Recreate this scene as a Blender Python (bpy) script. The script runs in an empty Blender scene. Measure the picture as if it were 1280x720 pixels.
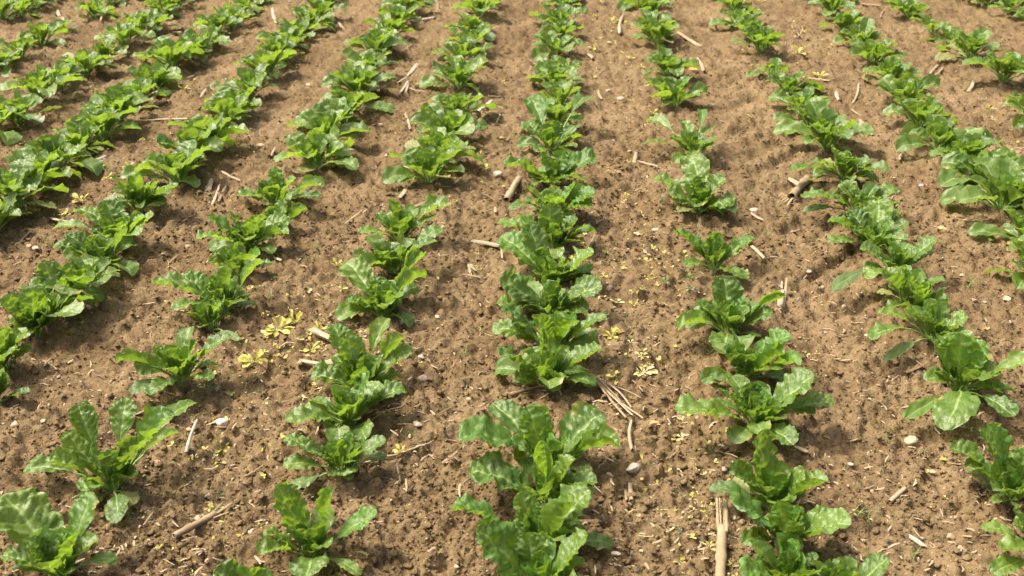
import bpy, math, random
import numpy as np
from mathutils import Vector, Matrix

# ---------------------------------------------------------------- camera, light, exposure
scene = bpy.context.scene
COL = scene.collection
W, H = 1280.0, 720.0
F = 1422.0                                   # focal length in photo pixels (a 40 mm lens)
PITCH = math.atan(710.0 / F)
YAW = math.atan(77.0 * math.cos(PITCH) / F)
CAMH = 1.49
st, ct, sp, cp = math.sin(YAW), math.cos(YAW), math.sin(PITCH), math.cos(PITCH)
FWD = np.array([-st * cp, ct * cp, -sp]); RGT = np.array([ct, st, 0.0]); UPV = np.array([-st * sp, ct * sp, cp])
CAM = np.array([0.0, 0.0, CAMH])
cam = bpy.data.cameras.new("camera")
camo = bpy.data.objects.new("camera", cam); COL.objects.link(camo)
cam.sensor_width = 36.0; cam.lens = F / W * 36.0
cam.clip_start = 0.05; cam.clip_end = 2000.0
m = Matrix(((RGT[0], UPV[0], -FWD[0], 0), (RGT[1], UPV[1], -FWD[1], 0), (RGT[2], UPV[2], -FWD[2], CAMH), (0, 0, 0, 1)))
camo.matrix_world = m
cam.dof.use_dof = True; cam.dof.focus_distance = 2.9; cam.dof.aperture_fstop = 6.7
scene.camera = camo

SUN_EL, SUN_AZ = math.radians(59), math.radians(-78)      # azimuth clockwise from +Y (away from the camera)
world = bpy.data.worlds.new("World"); scene.world = world; world.use_nodes = True
wn = world.node_tree.nodes; wl = world.node_tree.links
sky = wn.new("ShaderNodeTexSky"); sky.sky_type = 'NISHITA'; sky.sun_disc = False
sky.sun_elevation = SUN_EL; sky.sun_rotation = SUN_AZ
sky.air_density = 0.6; sky.dust_density = 9.0; sky.ozone_density = 0.4
bg = wn["Background"]; bg.inputs[1].default_value = 0.15
wl.new(sky.outputs[0], bg.inputs[0])
sun = bpy.data.lights.new("sun", 'SUN'); sun.energy = 2.3; sun.angle = math.radians(9.0); sun.color = (1.0, 0.92, 0.79)
suno = bpy.data.objects.new("sun", sun); COL.objects.link(suno)
sdir = Vector((math.sin(SUN_AZ) * math.cos(SUN_EL), math.cos(SUN_AZ) * math.cos(SUN_EL), math.sin(SUN_EL)))
suno.rotation_euler = (-sdir).to_track_quat('-Z', 'Y').to_euler()
suno.location = sdir * 20
vs = scene.view_settings
vs.view_transform = 'Standard'; vs.look = 'None'; vs.gamma = 1.0; vs.use_curve_mapping = False
vs.exposure = 1.06

# ---------------------------------------------------------------- noise on arrays
def _h(ix, iy, s):
    n = (ix.astype(np.int64) * 374761393 + iy.astype(np.int64) * 668265263 + s * 974634777) & 0x7fffffff
    n = ((n ^ (n >> 13)) * 1274126177) & 0x7fffffff
    n = (n ^ (n >> 16)) & 0xffffff
    return n / float(0xffffff)
def vnoise(x, y, s):
    ix = np.floor(x); iy = np.floor(y); fx = x - ix; fy = y - iy
    fx = fx * fx * fx * (fx * (fx * 6 - 15) + 10); fy = fy * fy * fy * (fy * (fy * 6 - 15) + 10)
    a = _h(ix, iy, s); b = _h(ix + 1, iy, s); c = _h(ix, iy + 1, s); d = _h(ix + 1, iy + 1, s)
    return (a + (b - a) * fx) * (1 - fy) + (c + (d - c) * fx) * fy - 0.5
def fbm(x, y, s, o=3):
    r = 0; a = 1.0
    for i in range(o):
        ca, sa = math.cos(i * 1.1 + .3), math.sin(i * 1.1 + .3)
        r = r + a * vnoise((x * ca - y * sa) * 2 ** i, (x * sa + y * ca) * 2 ** i, s + i * 17); a *= .5
    return r
def clods(x, y, size, s, keep=1.0):
    """dome-shaped clods of about the given size, each with its own height"""
    x = x / size + 0.25 * vnoise(x / size * 2.3, y / size * 2.3, s + 5); y = y / size + 0.25 * vnoise(x * 2.3, y * 2.3, s + 6)
    ix = np.floor(x); iy = np.floor(y); best = np.zeros_like(x)
    for dx in (-1, 0, 1):
        for dy in (-1, 0, 1):
            cx = ix + dx; cy = iy + dy
            px = cx + _h(cx, cy, s); py = cy + _h(cx, cy, s + 1); r = 0.35 + 0.5 * _h(cx, cy, s + 2)
            on = _h(cx, cy, s + 3) < keep
            d2 = ((x - px) ** 2 + (y - py) ** 2) / (r * r)
            hgt = np.where(on, r * np.sqrt(np.clip(1 - d2, 0, 1)), 0)
            best = np.maximum(best, hgt)
    return best

# ---------------------------------------------------------------- the soil's height, and pixel -> place on the soil
def ray(px, py):
    d = FWD + RGT * ((px - W / 2) / F) + UPV * (-(py - H / 2) / F)
    return d
def flat(px, py, z=0.0):
    d = ray(px, py); t = (z - CAMH) / d[2]
    return CAM + d * t
ROWX = [flat(x, 470)[0] for x in (440, 690, 930)]
PITCHROW = 0.5
ROW0 = ROWX[1]
GROOVES = [  # tractor tread marks: x1,y1,x2,y2 (photo), half width, depth, softness
    (1000, 338, 1062, 306, .030, .014), (1012, 348, 1064, 320, .018, -.021), (983, 287, 1010, 268, .018, -.020),
    (1014, 300, 1036, 284, .014, -.012), (1040, 292, 1075, 275, .03, .010),
    (900, 110, 930, 98, .03, -.016), (905, 137, 945, 122, .03, -.016), (915, 167, 960, 150, .03, -.017),
    (930, 197, 975, 180, .03, -.017), (945, 217, 992, 200, .03, -.017), (962, 242, 1002, 228, .026, -.015),
    (1083, 487, 1118, 463, .020, -.014), (1040, 425, 1085, 405, .02, .008), (1010, 395, 1050, 375, .02, .008),
    (900, 95, 935, 82, .03, .012), (925, 180, 960, 166, .03, .014), (912, 152, 952, 136, .03, .013), (940, 208, 985, 190, .03, .013), (60, 440, 150, 420, .04, -.012), (100, 350, 160, 385, .05, .012),
    (60, 470, 100, 500, .04, .008), (120, 480, 170, 455, .03, -.008), (180, 300, 240, 330, .04, -.010), (395, 250, 440, 240, .03, .006),
]
GW = [(flat(a, b)[:2], flat(c, d)[:2], w, dep) for a, b, c, d, w, dep in GROOVES]
SMOOTH = [(110, 370, .16), (80, 420, .16), (125, 465, .14), (1020, 330, .15), (1000, 290, .12), (930, 150, .25), (940, 190, .2), (1040, 400, .12),
          (260, 205, .2), (330, 140, .22), (1120, 690, .10), (1070, 600, .12), (1210, 690, .12), (590, 80, .2), (20, 440, .15), (90, 490, .1), (1050, 450, .1)]
SW = [(flat(a, b)[:2], r) for a, b, r in SMOOTH]
MOUND = []
def mounds(x, y):
    z = np.zeros_like(x)
    if not MOUND: return z
    if x.size < 64:
        a = np.array(MOUND); return (.013 * np.exp(-((x[..., None] - a[:, 0]) ** 2 + (y[..., None] - a[:, 1]) ** 2) / .0045)).max(-1)
    xf, yf, zf = x.ravel(), y.ravel(), z.ravel()
    for (a, b) in MOUND:
        i = np.nonzero((np.abs(xf - a) < .17) & (np.abs(yf - b) < .17))[0]
        if len(i): zf[i] = np.maximum(zf[i], .013 * np.exp(-((xf[i] - a) ** 2 + (yf[i] - b) ** 2) / .0045))
    return zf.reshape(x.shape)
def gz(x, y, clod=True):
    x = np.asarray(x, float); y = np.asarray(y, float)
    z = 0.022 * fbm(x / .55, y / .8, 3, 2) + 0.018 * fbm(x / .16, y / .20, 11, 2)
    ph = (x - ROW0) / PITCHROW * 2 * np.pi
    z = z + 0.005 * np.cos(ph) + mounds(x, y)
    sm = np.zeros_like(x)
    for (c, r) in SW:
        sm = np.maximum(sm, np.exp(-((x - c[0]) ** 2 + (y - c[1]) ** 2) / (r * r)))
    sm = np.maximum(sm * .8, np.clip(fbm(x / .3 + 40, y / .35, 77, 2) * 2.6 - .7, 0, .5))
    for (a, b, w, dep) in GW:
        ab = b - a; L2 = ab @ ab; t = np.clip(((x - a[0]) * ab[0] + (y - a[1]) * ab[1]) / L2, 0, 1)
        d = np.hypot(x - a[0] - t * ab[0], y - a[1] - t * ab[1]) / w
        d = d + .25 * vnoise(x / .03, y / .03, 91)
        k = 1 / (1 + np.exp(np.clip((d - 1) * 11, -50, 50)))
        z = z + dep * k; sm = np.maximum(sm, .6 * k)
    if clod:
        g = 1 - .45 * sm
        z = z + g * (0.42 * .042 * clods(x, y, .042, 101, .55) + 0.85 * .022 * clods(x + 3.3, y, .022, 131, .75)
                     + 0.60 * .011 * clods(x, y + 1.7, .011, 151, .85) + 0.017 * fbm(x / .030, y / .030, 171, 3))
    return z
def at(px, py, h=0.0):
    """the place on the soil (raised by h) seen at a photo pixel"""
    z = 0.0
    for _ in range(4):
        p = flat(px, py, z + h)
        z = float(gz(np.array([p[0]]), np.array([p[1]]))[0])
    return np.array([p[0], p[1], z + h])
def depth(p): return float((np.asarray(p) - CAM) @ FWD)
def px_size(p): return depth(p) / F

# ---------------------------------------------------------------- materials
def nt(name):
    mt = bpy.data.materials.new(name); mt.use_nodes = True
    n = mt.node_tree.nodes; n.clear()
    out = n.new("ShaderNodeOutputMaterial")
    return mt, n, mt.node_tree.links, out
def mixc(n, l, fac, a, b, mode='MIX'):
    x = n.new("ShaderNodeMix"); x.data_type = 'RGBA'; x.blend_type = mode
    for sock, v in ((x.inputs[0], fac), (x.inputs[6], a), (x.inputs[7], b)):
        if hasattr(v, 'is_output'): l.new(v, sock)
        elif isinstance(v, (int, float)): sock.default_value = v
        else: sock.default_value = (*v, 1) if len(v) == 3 else v
    return x.outputs[2]
def mth(n, l, op, a, b=None, c=None, clamp=False):
    x = n.new("ShaderNodeMath"); x.operation = op; x.use_clamp = clamp
    for i, v in enumerate((a, b, c)):
        if v is None: continue
        if hasattr(v, 'is_output'): l.new(v, x.inputs[i])
        else: x.inputs[i].default_value = v
    return x.outputs[0]
def noise(n, l, vec, scale, detail=3, rough=.55):
    x = n.new("ShaderNodeTexNoise"); x.inputs['Scale'].default_value = scale; x.inputs['Detail'].default_value = detail
    x.inputs['Roughness'].default_value = rough
    if vec is not None: l.new(vec, x.inputs['Vector'])
    return x.outputs[0]
def ramp(n, l, fac, stops):
    x = n.new("ShaderNodeValToRGB"); e = x.color_ramp.elements
    while len(e) < len(stops): e.new(.5)
    for i, (p, c) in enumerate(stops): e[i].position = p; e[i].color = (*c, 1)
    l.new(fac, x.inputs[0]); return x.outputs[0]

def soil_material():
    mt, n, l, out = nt("soil")
    geo = n.new("ShaderNodeNewGeometry"); pos = geo.outputs['Position']
    a = noise(n, l, pos, 3.0, 4); b = noise(n, l, pos, 38.0, 5, .72); c = noise(n, l, pos, 260.0, 3, .7)
    base = ramp(n, l, a, [(.30, (.132, .090, .046)), (.5, (.166, .117, .061)), (.70, (.204, .148, .080))])
    tint = ramp(n, l, b, [(.30, (.56, .53, .50)), (.5, (1, 1, 1)), (.70, (1.36, 1.35, 1.32))])
    col = mixc(n, l, .85, base, tint, 'MULTIPLY')
    grit = ramp(n, l, c, [(.33, (.78, .76, .73)), (.52, (1, 1, 1)), (.68, (1.30, 1.28, 1.24))])
    col = mixc(n, l, .8, col, grit, 'MULTIPLY')
    bp = n.new("ShaderNodeBump"); bp.inputs['Strength'].default_value = .8; bp.inputs['Distance'].default_value = .004
    hh = mth(n, l, 'ADD', noise(n, l, pos, 170.0, 4, .7), mth(n, l, 'MULTIPLY', c, .6)); hh = mth(n, l, 'ADD', hh, mth(n, l, 'MULTIPLY', noise(n, l, pos, 62.0, 3, .6), 3.2)); l.new(hh, bp.inputs['Height'])
    p = n.new("ShaderNodeBsdfPrincipled"); p.inputs['Roughness'].default_value = .95
    p.inputs['Specular IOR Level'].default_value = .04
    l.new(col, p.inputs['Base Color']); l.new(bp.outputs[0], p.inputs['Normal']); l.new(p.outputs[0], out.inputs[0])
    return mt

def leaf_material(name, dark, light, vein, trans, tmix, rough, nveins=7.0, spotted=True, unit=1.0):
    """blade: uv.x runs base to tip, uv.y across; pale midrib and side veins; waxy, lets light through"""
    mt, n, l, out = nt(name)
    uv = n.new("ShaderNodeUVMap"); sep = n.new("ShaderNodeSeparateXYZ"); l.new(uv.outputs[0], sep.inputs[0])
    u, v = sep.outputs[0], sep.outputs[1]
    m_ = mth(n, l, 'ABSOLUTE', mth(n, l, 'SUBTRACT', mth(n, l, 'MULTIPLY', v, 2.0), 1.0))
    oi = n.new("ShaderNodeObjectInfo"); rnd = oi.outputs['Random']
    tc = n.new("ShaderNodeTexCoord"); nz = noise(n, l, tc.outputs['Object'], 30.0 * unit, 4, .6)
    k = mth(n, l, 'ADD', mth(n, l, 'MULTIPLY', rnd, .65), mth(n, l, 'MULTIPLY', nz, .45), clamp=True)
    col = mixc(n, l, k, dark, light)
    wid = mth(n, l, 'MULTIPLY_ADD', u, -.085, .135)
    mid = mth(n, l, 'SUBTRACT', 1.0, mth(n, l, 'DIVIDE', m_, wid), clamp=True)
    ph = mth(n, l, 'MULTIPLY', mth(n, l, 'SUBTRACT', u, mth(n, l, 'MULTIPLY', m_, .30)), nveins)
    fr = mth(n, l, 'ABSOLUTE', mth(n, l, 'SUBTRACT', mth(n, l, 'FRACT', ph), .5))       # 0.5 on a vein
    sv = mth(n, l, 'MULTIPLY', mth(n, l, 'SUBTRACT', mth(n, l, 'MULTIPLY', fr, 2.0), .86), 6.0, clamp=True)
    sv = mth(n, l, 'MULTIPLY', sv, mth(n, l, 'SUBTRACT', 1.05, m_, clamp=True))
    vn = mth(n, l, 'MAXIMUM', mth(n, l, 'POWER', mid, .6), mth(n, l, 'MULTIPLY', sv, .50))
    col = mixc(n, l, mth(n, l, 'MULTIPLY', vn, .85), col, vein)
    if spotted:                                                     # a few withered margins
        big = noise(n, l, tc.outputs['Object'], 14.0 * unit, 2)
        sp_ = mth(n, l, 'MULTIPLY', mth(n, l, 'SUBTRACT', big, .60), 8.0, clamp=True)
        sp_ = mth(n, l, 'MULTIPLY', sp_, mth(n, l, 'MULTIPLY', mth(n, l, 'SUBTRACT', m_, .6), 3.0, clamp=True))
        col = mixc(n, l, mth(n, l, 'MULTIPLY', sp_, .8), col, (.36, .27, .07))
    # puckered skin between the veins
    vo = n.new("ShaderNodeTexVoronoi"); vo.inputs['Scale'].default_value = 85.0 * unit; l.new(tc.outputs['Object'], vo.inputs['Vector'])
    hgt = mth(n, l, 'ADD', mth(n, l, 'MULTIPLY', vo.outputs[0], .55), mth(n, l, 'MULTIPLY', noise(n, l, tc.outputs['Object'], 55.0 * unit, 3), .9))
    hgt = mth(n, l, 'SUBTRACT', hgt, mth(n, l, 'MULTIPLY', vn, .5))
    bp = n.new("ShaderNodeBump"); bp.inputs['Strength'].default_value = .40; bp.inputs['Distance'].default_value = .005
    l.new(hgt, bp.inputs['Height'])
    p = n.new("ShaderNodeBsdfPrincipled"); l.new(col, p.inputs['Base Color']); l.new(bp.outputs[0], p.inputs['Normal'])
    p.inputs['Roughness'].default_value = rough; p.inputs['IOR'].default_value = 1.5; p.inputs['Specular IOR Level'].default_value = .55
    t = n.new("ShaderNodeBsdfTranslucent"); l.new(bp.outputs[0], t.inputs['Normal'])
    tcol = mixc(n, l, mth(n, l, 'MULTIPLY', vn, .5), mixc(n, l, k, tuple(.72 * x for x in trans), trans), vein)
    l.new(tcol, t.inputs[0])
    mx = n.new("ShaderNodeMixShader"); mx.inputs[0].default_value = tmix
    l.new(p.outputs[0], mx.inputs[1]); l.new(t.outputs[0], mx.inputs[2]); l.new(mx.outputs[0], out.inputs[0])
    return mt

def plain_material(name, c1, c2, scale=40.0, rough=.8, stretch=None, bump=.3, per_object=.5, spec=.3):
    mt, n, l, out = nt(name)
    tc = n.new("ShaderNodeTexCoord"); vec = tc.outputs['Object']
    if stretch:
        mp = n.new("ShaderNodeMapping"); mp.inputs['Scale'].default_value = stretch; l.new(vec, mp.inputs[0]); vec = mp.outputs[0]
    nz = noise(n, l, vec, scale, 4, .6); oi = n.new("ShaderNodeObjectInfo")
    k = mth(n, l, 'ADD', mth(n, l, 'MULTIPLY', mth(n, l, 'SUBTRACT', oi.outputs['Random'], .5), per_object), nz, clamp=True)
    col = mixc(n, l, mth(n, l, 'MULTIPLY_ADD', k, 1.8, -.4, clamp=True), c1, c2)
    bp = n.new("ShaderNodeBump"); bp.inputs['Strength'].default_value = bump; bp.inputs['Distance'].default_value = .002; l.new(nz, bp.inputs['Height'])
    p = n.new("ShaderNodeBsdfPrincipled"); p.inputs['Roughness'].default_value = rough; p.inputs['Specular IOR Level'].default_value = spec
    l.new(col, p.inputs['Base Color']); l.new(bp.outputs[0], p.inputs['Normal']); l.new(p.outputs[0], out.inputs[0])
    return mt

M = {}
M['soil'] = soil_material()
M['leaf'] = leaf_material("beet_leaf", (.046, .108, .018), (.145, .232, .036), (.32, .44, .14), (.36, .56, .04), .35, .45)
M['young'] = leaf_material("young_beet_leaf", (.060, .145, .018), (.105, .220, .030), (.30, .42, .12), (.38, .60, .04), .40, .46)
M['leaf_far'] = leaf_material('beet_leaf_small', (.060, .124, .020), (.146, .234, .046), (.32, .44, .14), (.38, .58, .045), .37, .42, unit=.16)
M['young_far'] = leaf_material('young_beet_leaf_small', (.060, .145, .018), (.105, .220, .030), (.30, .42, .12), (.38, .60, .04), .40, .46, unit=.16)
M['old'] = leaf_material("old_beet_leaf", (.075, .135, .035), (.135, .200, .060), (.25, .33, .12), (.26, .40, .06), .34, .5)
M['stalk'] = plain_material("beet_stalk", (.14, .26, .05), (.26, .38, .10), 60, .4, None, .1)
M['old_far'] = leaf_material('old_beet_leaf_small', (.12, .16, .04), (.24, .24, .07), (.28, .34, .12), (.32, .38, .06), .34, .5, unit=.16)
M['crown'] = plain_material("beet_crown", (.16, .17, .06), (.24, .20, .10), 90, .8)
M['yellow'] = leaf_material("yellowed_leaf", (.48, .45, .06), (.66, .62, .15), (.66, .62, .26), (.60, .57, .10), .35, .5, 3.0, False, .12)
M['paleyellow'] = leaf_material("pale_yellow_leaf", (.66, .60, .22), (.76, .70, .34), (.76, .72, .42), (.66, .58, .18), .35, .5, 3.0, False, .12)
M['green'] = leaf_material("weed_leaf", (.10, .19, .04), (.18, .28, .07), (.26, .34, .12), (.28, .42, .06), .35, .5, 3.0, False, .12)
M['greygreen'] = leaf_material("grey_green_weed_leaf", (.13, .20, .10), (.20, .28, .15), (.28, .36, .2), (.24, .36, .1), .3, .55, 3.0, False, .12)
M['tan'] = leaf_material("withered_leaf", (.40, .28, .09), (.52, .40, .16), (.55, .46, .22), (.44, .33, .08), .3, .6, 3.0, False, .12)
M['straw'] = plain_material("dry_straw", (.22, .16, .09), (.37, .29, .18), 30, .7, (1, 1, 1), .35, .6)
M['palestraw'] = plain_material("bleached_straw", (.25, .195, .125), (.40, .325, .225), 30, .65, (1, 1, 1), .3, .4)
M['brownstraw'] = plain_material("weathered_straw", (.16, .105, .058), (.28, .20, .115), 40, .8, (1, 1, 1), .5, .6)
M['greystraw'] = plain_material("grey_straw", (.30, .26, .20), (.46, .40, .32), 40, .75, (1, 1, 1), .4, .4)
for k, (a, b) in {'cream': ((.35, .27, .17), (.47, .385, .27)), 'white': ((.38, .325, .24), (.52, .45, .35)), 'tan_stone': ((.36, .25, .15), (.50, .37, .25)),
                  'pink': ((.46, .31, .22), (.58, .42, .32)), 'grey': ((.34, .285, .21), (.48, .415, .32)), 'blue': ((.25, .25, .25), (.37, .37, .37)),
                  'orange': ((.42, .24, .11), (.54, .34, .17)), 'brown': ((.27, .17, .095), (.36, .24, .14))}.items():
    M['s_' + k] = plain_material(k + "_stone" if 'stone' not in k else k, a, b, 120, .8, None, .5, .3)

# ---------------------------------------------------------------- mesh and object helpers
def mesh_from(name, v, f, mats, uv=None, mi=None, smooth=True):
    me = bpy.data.meshes.new(name)
    v = np.asarray(v, np.float32); f = np.asarray(f, np.int32); k = f.shape[1]
    me.vertices.add(len(v)); me.vertices.foreach_set("co", v.ravel())
    me.loops.add(f.size); me.polygons.add(len(f))
    me.loops.foreach_set("vertex_index", f.ravel())
    me.polygons.foreach_set("loop_start", np.arange(0, f.size, k, dtype=np.int32))
    for mm in mats: me.materials.append(mm)
    if mi is not None: me.polygons.foreach_set("material_index", np.asarray(mi, np.int32))
    me.polygons.foreach_set("use_smooth", np.full(len(f), smooth))
    if uv is not None:
        lay = me.uv_layers.new(name="UVMap"); lay.data.foreach_set("uv", np.asarray(uv, np.float32)[f.ravel()].ravel())
    me.update(calc_edges=True)
    return me
def obj(name, me, parent=None, loc=None, rz=None, sc=None):
    o = bpy.data.objects.new(name, me); COL.objects.link(o)
    if parent is not None: o.parent = parent
    if loc is not None: o.location = [float(a) for a in loc]
    if rz is not None: o.rotation_euler = (0, 0, rz)
    if sc is not None: o.scale = (sc, sc, sc) if isinstance(sc, (int, float)) else sc
    return o
def tag(o, label=None, cat=None, group=None, kind=None):
    if label: o['label'] = label
    if cat: o['category'] = cat
    if group: o['group'] = group
    if kind: o['kind'] = kind
    return o
def grid_faces(nu, nv, base=0):
    i = np.arange(nu - 1)[:, None] * nv + np.arange(nv - 1)[None, :]
    return np.stack([i, i + nv, i + nv + 1, i + 1], -1).reshape(-1, 4) + base
def tube(pts, radii, sides=6, flat_=1.0, seed=0, wob=0.0, capped=True):
    """a swept tube along a polyline; flat_ squashes it vertically"""
    pts = np.asarray(pts, float); n = len(pts); rg = np.random.RandomState(seed)
    T = np.gradient(pts, axis=0); T /= np.linalg.norm(T, axis=1)[:, None] + 1e-9
    S = np.cross(T, np.array([0, 0, 1.0])); ln = np.linalg.norm(S, axis=1)[:, None]
    S = np.where(ln > .05, S / (ln + 1e-9), np.array([1.0, 0, 0])); N = np.cross(S, T)
    a = np.arange(sides) / sides * 2 * np.pi
    r = np.asarray(radii, float)[:, None] * (1 + wob * rg.uniform(-1, 1, (n, sides)))
    v = pts[:, None, :] + S[:, None, :] * (r * np.cos(a))[..., None] + N[:, None, :] * (r * np.sin(a) * flat_)[..., None]
    v = v.reshape(-1, 3); i = np.arange(n - 1)[:, None] * sides + np.arange(sides)[None, :]
    j = np.arange(n - 1)[:, None] * sides + ((np.arange(sides) + 1) % sides)[None, :]
    f = np.stack([i, j, j + sides, i + sides], -1).reshape(-1, 4)
    if capped:
        b = len(v); v = np.vstack([v, pts[0], pts[-1]]); e = []
        for k in range(0, sides):
            k2 = (k + 1) % sides
            e.append([k2, k, b, b]); e.append([(n - 1) * sides + k, (n - 1) * sides + k2, b + 1, b + 1])
        # close with quads split at the middle, avoiding repeated corners
        e2 = []
        for k in range(0, sides, 2):
            e2.append([(k + 2) % sides, (k + 1) % sides, k, b]); o = (n - 1) * sides
            e2.append([o + k, o + (k + 1) % sides, o + (k + 2) % sides, b + 1])
        f = np.vstack([f, np.array(e2)])
    return v, f

# ---------------------------------------------------------------- leaves
def bez(P0, P1, P2, P3, t):
    t = np.asarray(t)[:, None]
    return P0 * (1 - t) ** 3 + 3 * P1 * t * (1 - t) ** 2 + 3 * P2 * t * t * (1 - t) + P3 * t ** 3
def leaf_geo(P0, P3, width, seed, arch=.2, fold=.3, roll=0.0, wave=1.0, tb=.38, nu=20, nv=11, hdir=None, stalk_r=.0028, blunt=1.0, stalk_sides=6):
    rg = np.random.RandomState(seed)
    P0 = np.asarray(P0, float); P3 = np.asarray(P3, float); ch = P3 - P0; L = np.linalg.norm(ch)
    h = ch.copy(); h[2] = 0; hl = np.linalg.norm(h)
    if hdir is None: hdir = h / hl if hl > .15 * L else np.array([math.cos(seed), math.sin(seed), 0])
    up = np.array([0, 0, 1.0])
    lat = np.array([hdir[1], -hdir[0], 0.0]); sway = lat * L * rg.uniform(-.07, .07)
    P1 = P0 + .30 * ch + up * L * arch + sway; P2 = P0 + .72 * ch + up * L * arch * .95 + sway
    s = np.linspace(0, 1, nu) ** .92; t = tb + (1 - tb) * s
    C = bez(P0, P1, P2, P3, t); T = np.gradient(C, axis=0); T /= np.linalg.norm(T, axis=1)[:, None] + 1e-9
    ang = roll * (.3 + .7 * s)
    N0 = np.cross(np.broadcast_to(lat, T.shape), T); N0 /= np.linalg.norm(N0, axis=1)[:, None] + 1e-9
    S = lat[None, :] * np.cos(ang)[:, None] + N0 * np.sin(ang)[:, None]; N = np.cross(S, T)
    peak = rg.uniform(.50, .62)
    w = np.where(s < peak, np.sin(np.clip(s / peak, 0, 1) * np.pi / 2) ** rg.uniform(.8, 1.1), np.sqrt(np.clip(1 - np.clip((s - peak) / (1.0 - peak), 0, 1) ** (2.1 * blunt), 0, 1)))
    w = np.maximum(w, .05 + .03 * (1 - s)) * width / 2; w[-1] = width * .03
    v = np.linspace(-1, 1, nv); v = np.sign(v) * np.abs(v) ** .85
    ss, vv = np.meshgrid(s, v, indexing='ij'); av = np.abs(vv); side = np.sign(vv)
    p1, p2 = rg.uniform(0, 6.28, 2); n1, n2 = rg.uniform(2.0, 3.4, 2)
    ph = np.where(side > 0, p1, p2); nn = np.where(side > 0, n1, n2)
    edge = np.sin(2 * np.pi * nn * ss + ph) + .4 * np.sin(2 * np.pi * nn * 1.9 * ss + ph * 2.1)
    lobes = 1 + .022 * wave * av * np.sin(2 * np.pi * nn * 1.5 * ss + ph * 1.7) + .02 * wave * av * np.sin(2 * np.pi * 7 * ss + ph)
    wv = w[:, None] * lobes
    fo = fold * (1 + .25 * np.sin(p1)) * (1 - .35 * ss)
    lx = wv * vv * np.cos(fo * av)
    lz = wv * av * np.sin(fo) * (.55 + .45 * av)
    lz = lz + .11 * wave * w[:, None] * av ** 1.6 * edge * (.35 + .65 * np.sin(np.pi * np.clip(ss, 0, 1)) ** .5)
    nve = 7.0                                                        # blisters between the side veins
    q = (ss - .30 * av) * nve
    lz = lz + .20 * wave * w[:, None] * (np.abs(np.sin(np.pi * (q - .5 + .5))) - .5) * np.sin(np.pi * np.clip(av * .95 + .03, 0, 1)) ** .8
    lz = lz + .05 * w[:, None] * np.sin(5.1 * ss * 3 + 4 * vv + p2)
    lz = lz + wave * w[:, None] * (.23 * vnoise(ss * 8 + p1, vv * 3.2 + p2, seed) + .13 * vnoise(ss * 17 + p2, vv * 6.5 + p1, seed + 3)) * np.clip(av * 4, .2, 1)
    lz = lz + .075 * wave * w[:, None] * av ** 4 * (np.sin(2 * np.pi * 6.3 * ss + ph * 3) + .6 * np.sin(2 * np.pi * 9.7 * ss + ph * 5))
    dent = np.exp(-(av / .10) ** 2); lz = lz - .05 * w[:, None] * dent
    tipc = rg.uniform(-.5, .4) * np.clip((ss - .7) / .3, 0, 1) ** 2 * width * .22
    lz = lz + tipc
    V = C[:, None, :] + S[:, None, :] * lx[..., None] + N[:, None, :] * lz[..., None]
    uv = np.stack([ss, (vv + 1) / 2], -1).reshape(-1, 2)
    f = grid_faces(nu, nv)[:, ::-1]
    ts = np.linspace(0, tb + .10 * (1 - tb), 7)
    SP = bez(P0, P1, P2, P3, ts)
    SP[-2:] -= N[:1] * stalk_r * .9; 
    sv, sf = tube(SP, np.linspace(1.35, .55, 7) * stalk_r, stalk_sides, .75, seed, 0, False)
    return V.reshape(-1, 3), f, uv, sv, sf

def joined_leaf(name, g, mat):
    """blade and stalk in one mesh (for plants too far for the stalk to show on its own)"""
    V, f, uv, sv, sf = g
    return mesh_from(name, np.vstack([V, sv]), np.vstack([f, sf + len(V)]), [M[mat], M['stalk']], np.vstack([uv, np.zeros((len(sv), 2))]),
                     np.r_[np.zeros(len(f)), np.ones(len(sf))])

# a pool of leaves of unit length, every one pointing along +Y, at five steepnesses
random.seed(5); POOL = {}
def build_pool(nu=18, nv=11):
    sd = 900
    for cls, el, arch, n in (('flat', 8, .18, 6), ('low', 24, .24, 9), ('mid', 45, .16, 10), ('steep', 64, .07, 9), ('up', 80, .02, 6)):
        lst = []
        for i in range(n):
            sd += 1; e = math.radians(el + random.uniform(-7, 7))
            P3 = (random.uniform(-.06, .06), math.cos(e), math.sin(e))
            g = leaf_geo((0, 0, 0), P3, random.uniform(.38, .52), sd, arch * random.uniform(.7, 1.3), random.uniform(.2, .75), random.uniform(-.6, .6), .85,
                         random.uniform(.20, .32), nu, nv, hdir=np.array([0, 1.0, 0]), stalk_r=.022)
            lst.append(joined_leaf("leaf_" + cls, g, 'young_far' if cls in ('up',) else 'leaf_far'))
        POOL[cls] = lst
    POOL['old'] = []
    for i in range(4):
        g = leaf_geo((0, 0, 0), (0, .97, .10 + .1 * i), .40, 990 + i, .16, .1, .3, .8, .3, nu, nv, hdir=np.array([0, 1.0, 0]), stalk_r=.022)
        POOL['old'].append(joined_leaf('leaf_old', g, 'old_far'))
build_pool()
cr = []
for i in range(3):
    rg = np.random.RandomState(i); a = np.arange(8) / 8 * 2 * np.pi
    rings = [(1.0, -.9), (.95, .0), (.7, .55), (.3, .85)]
    v = np.array([[r * math.cos(t) * rg.uniform(.85, 1.15), r * math.sin(t) * rg.uniform(.85, 1.15), z] for r, z in rings for t in a])
    f = np.array([[k * 8 + j, k * 8 + (j + 1) % 8, (k + 1) * 8 + (j + 1) % 8, (k + 1) * 8 + j] for k in range(3) for j in range(8)])
    cr.append(mesh_from("crown", v, f, [M['crown']]))

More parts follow.
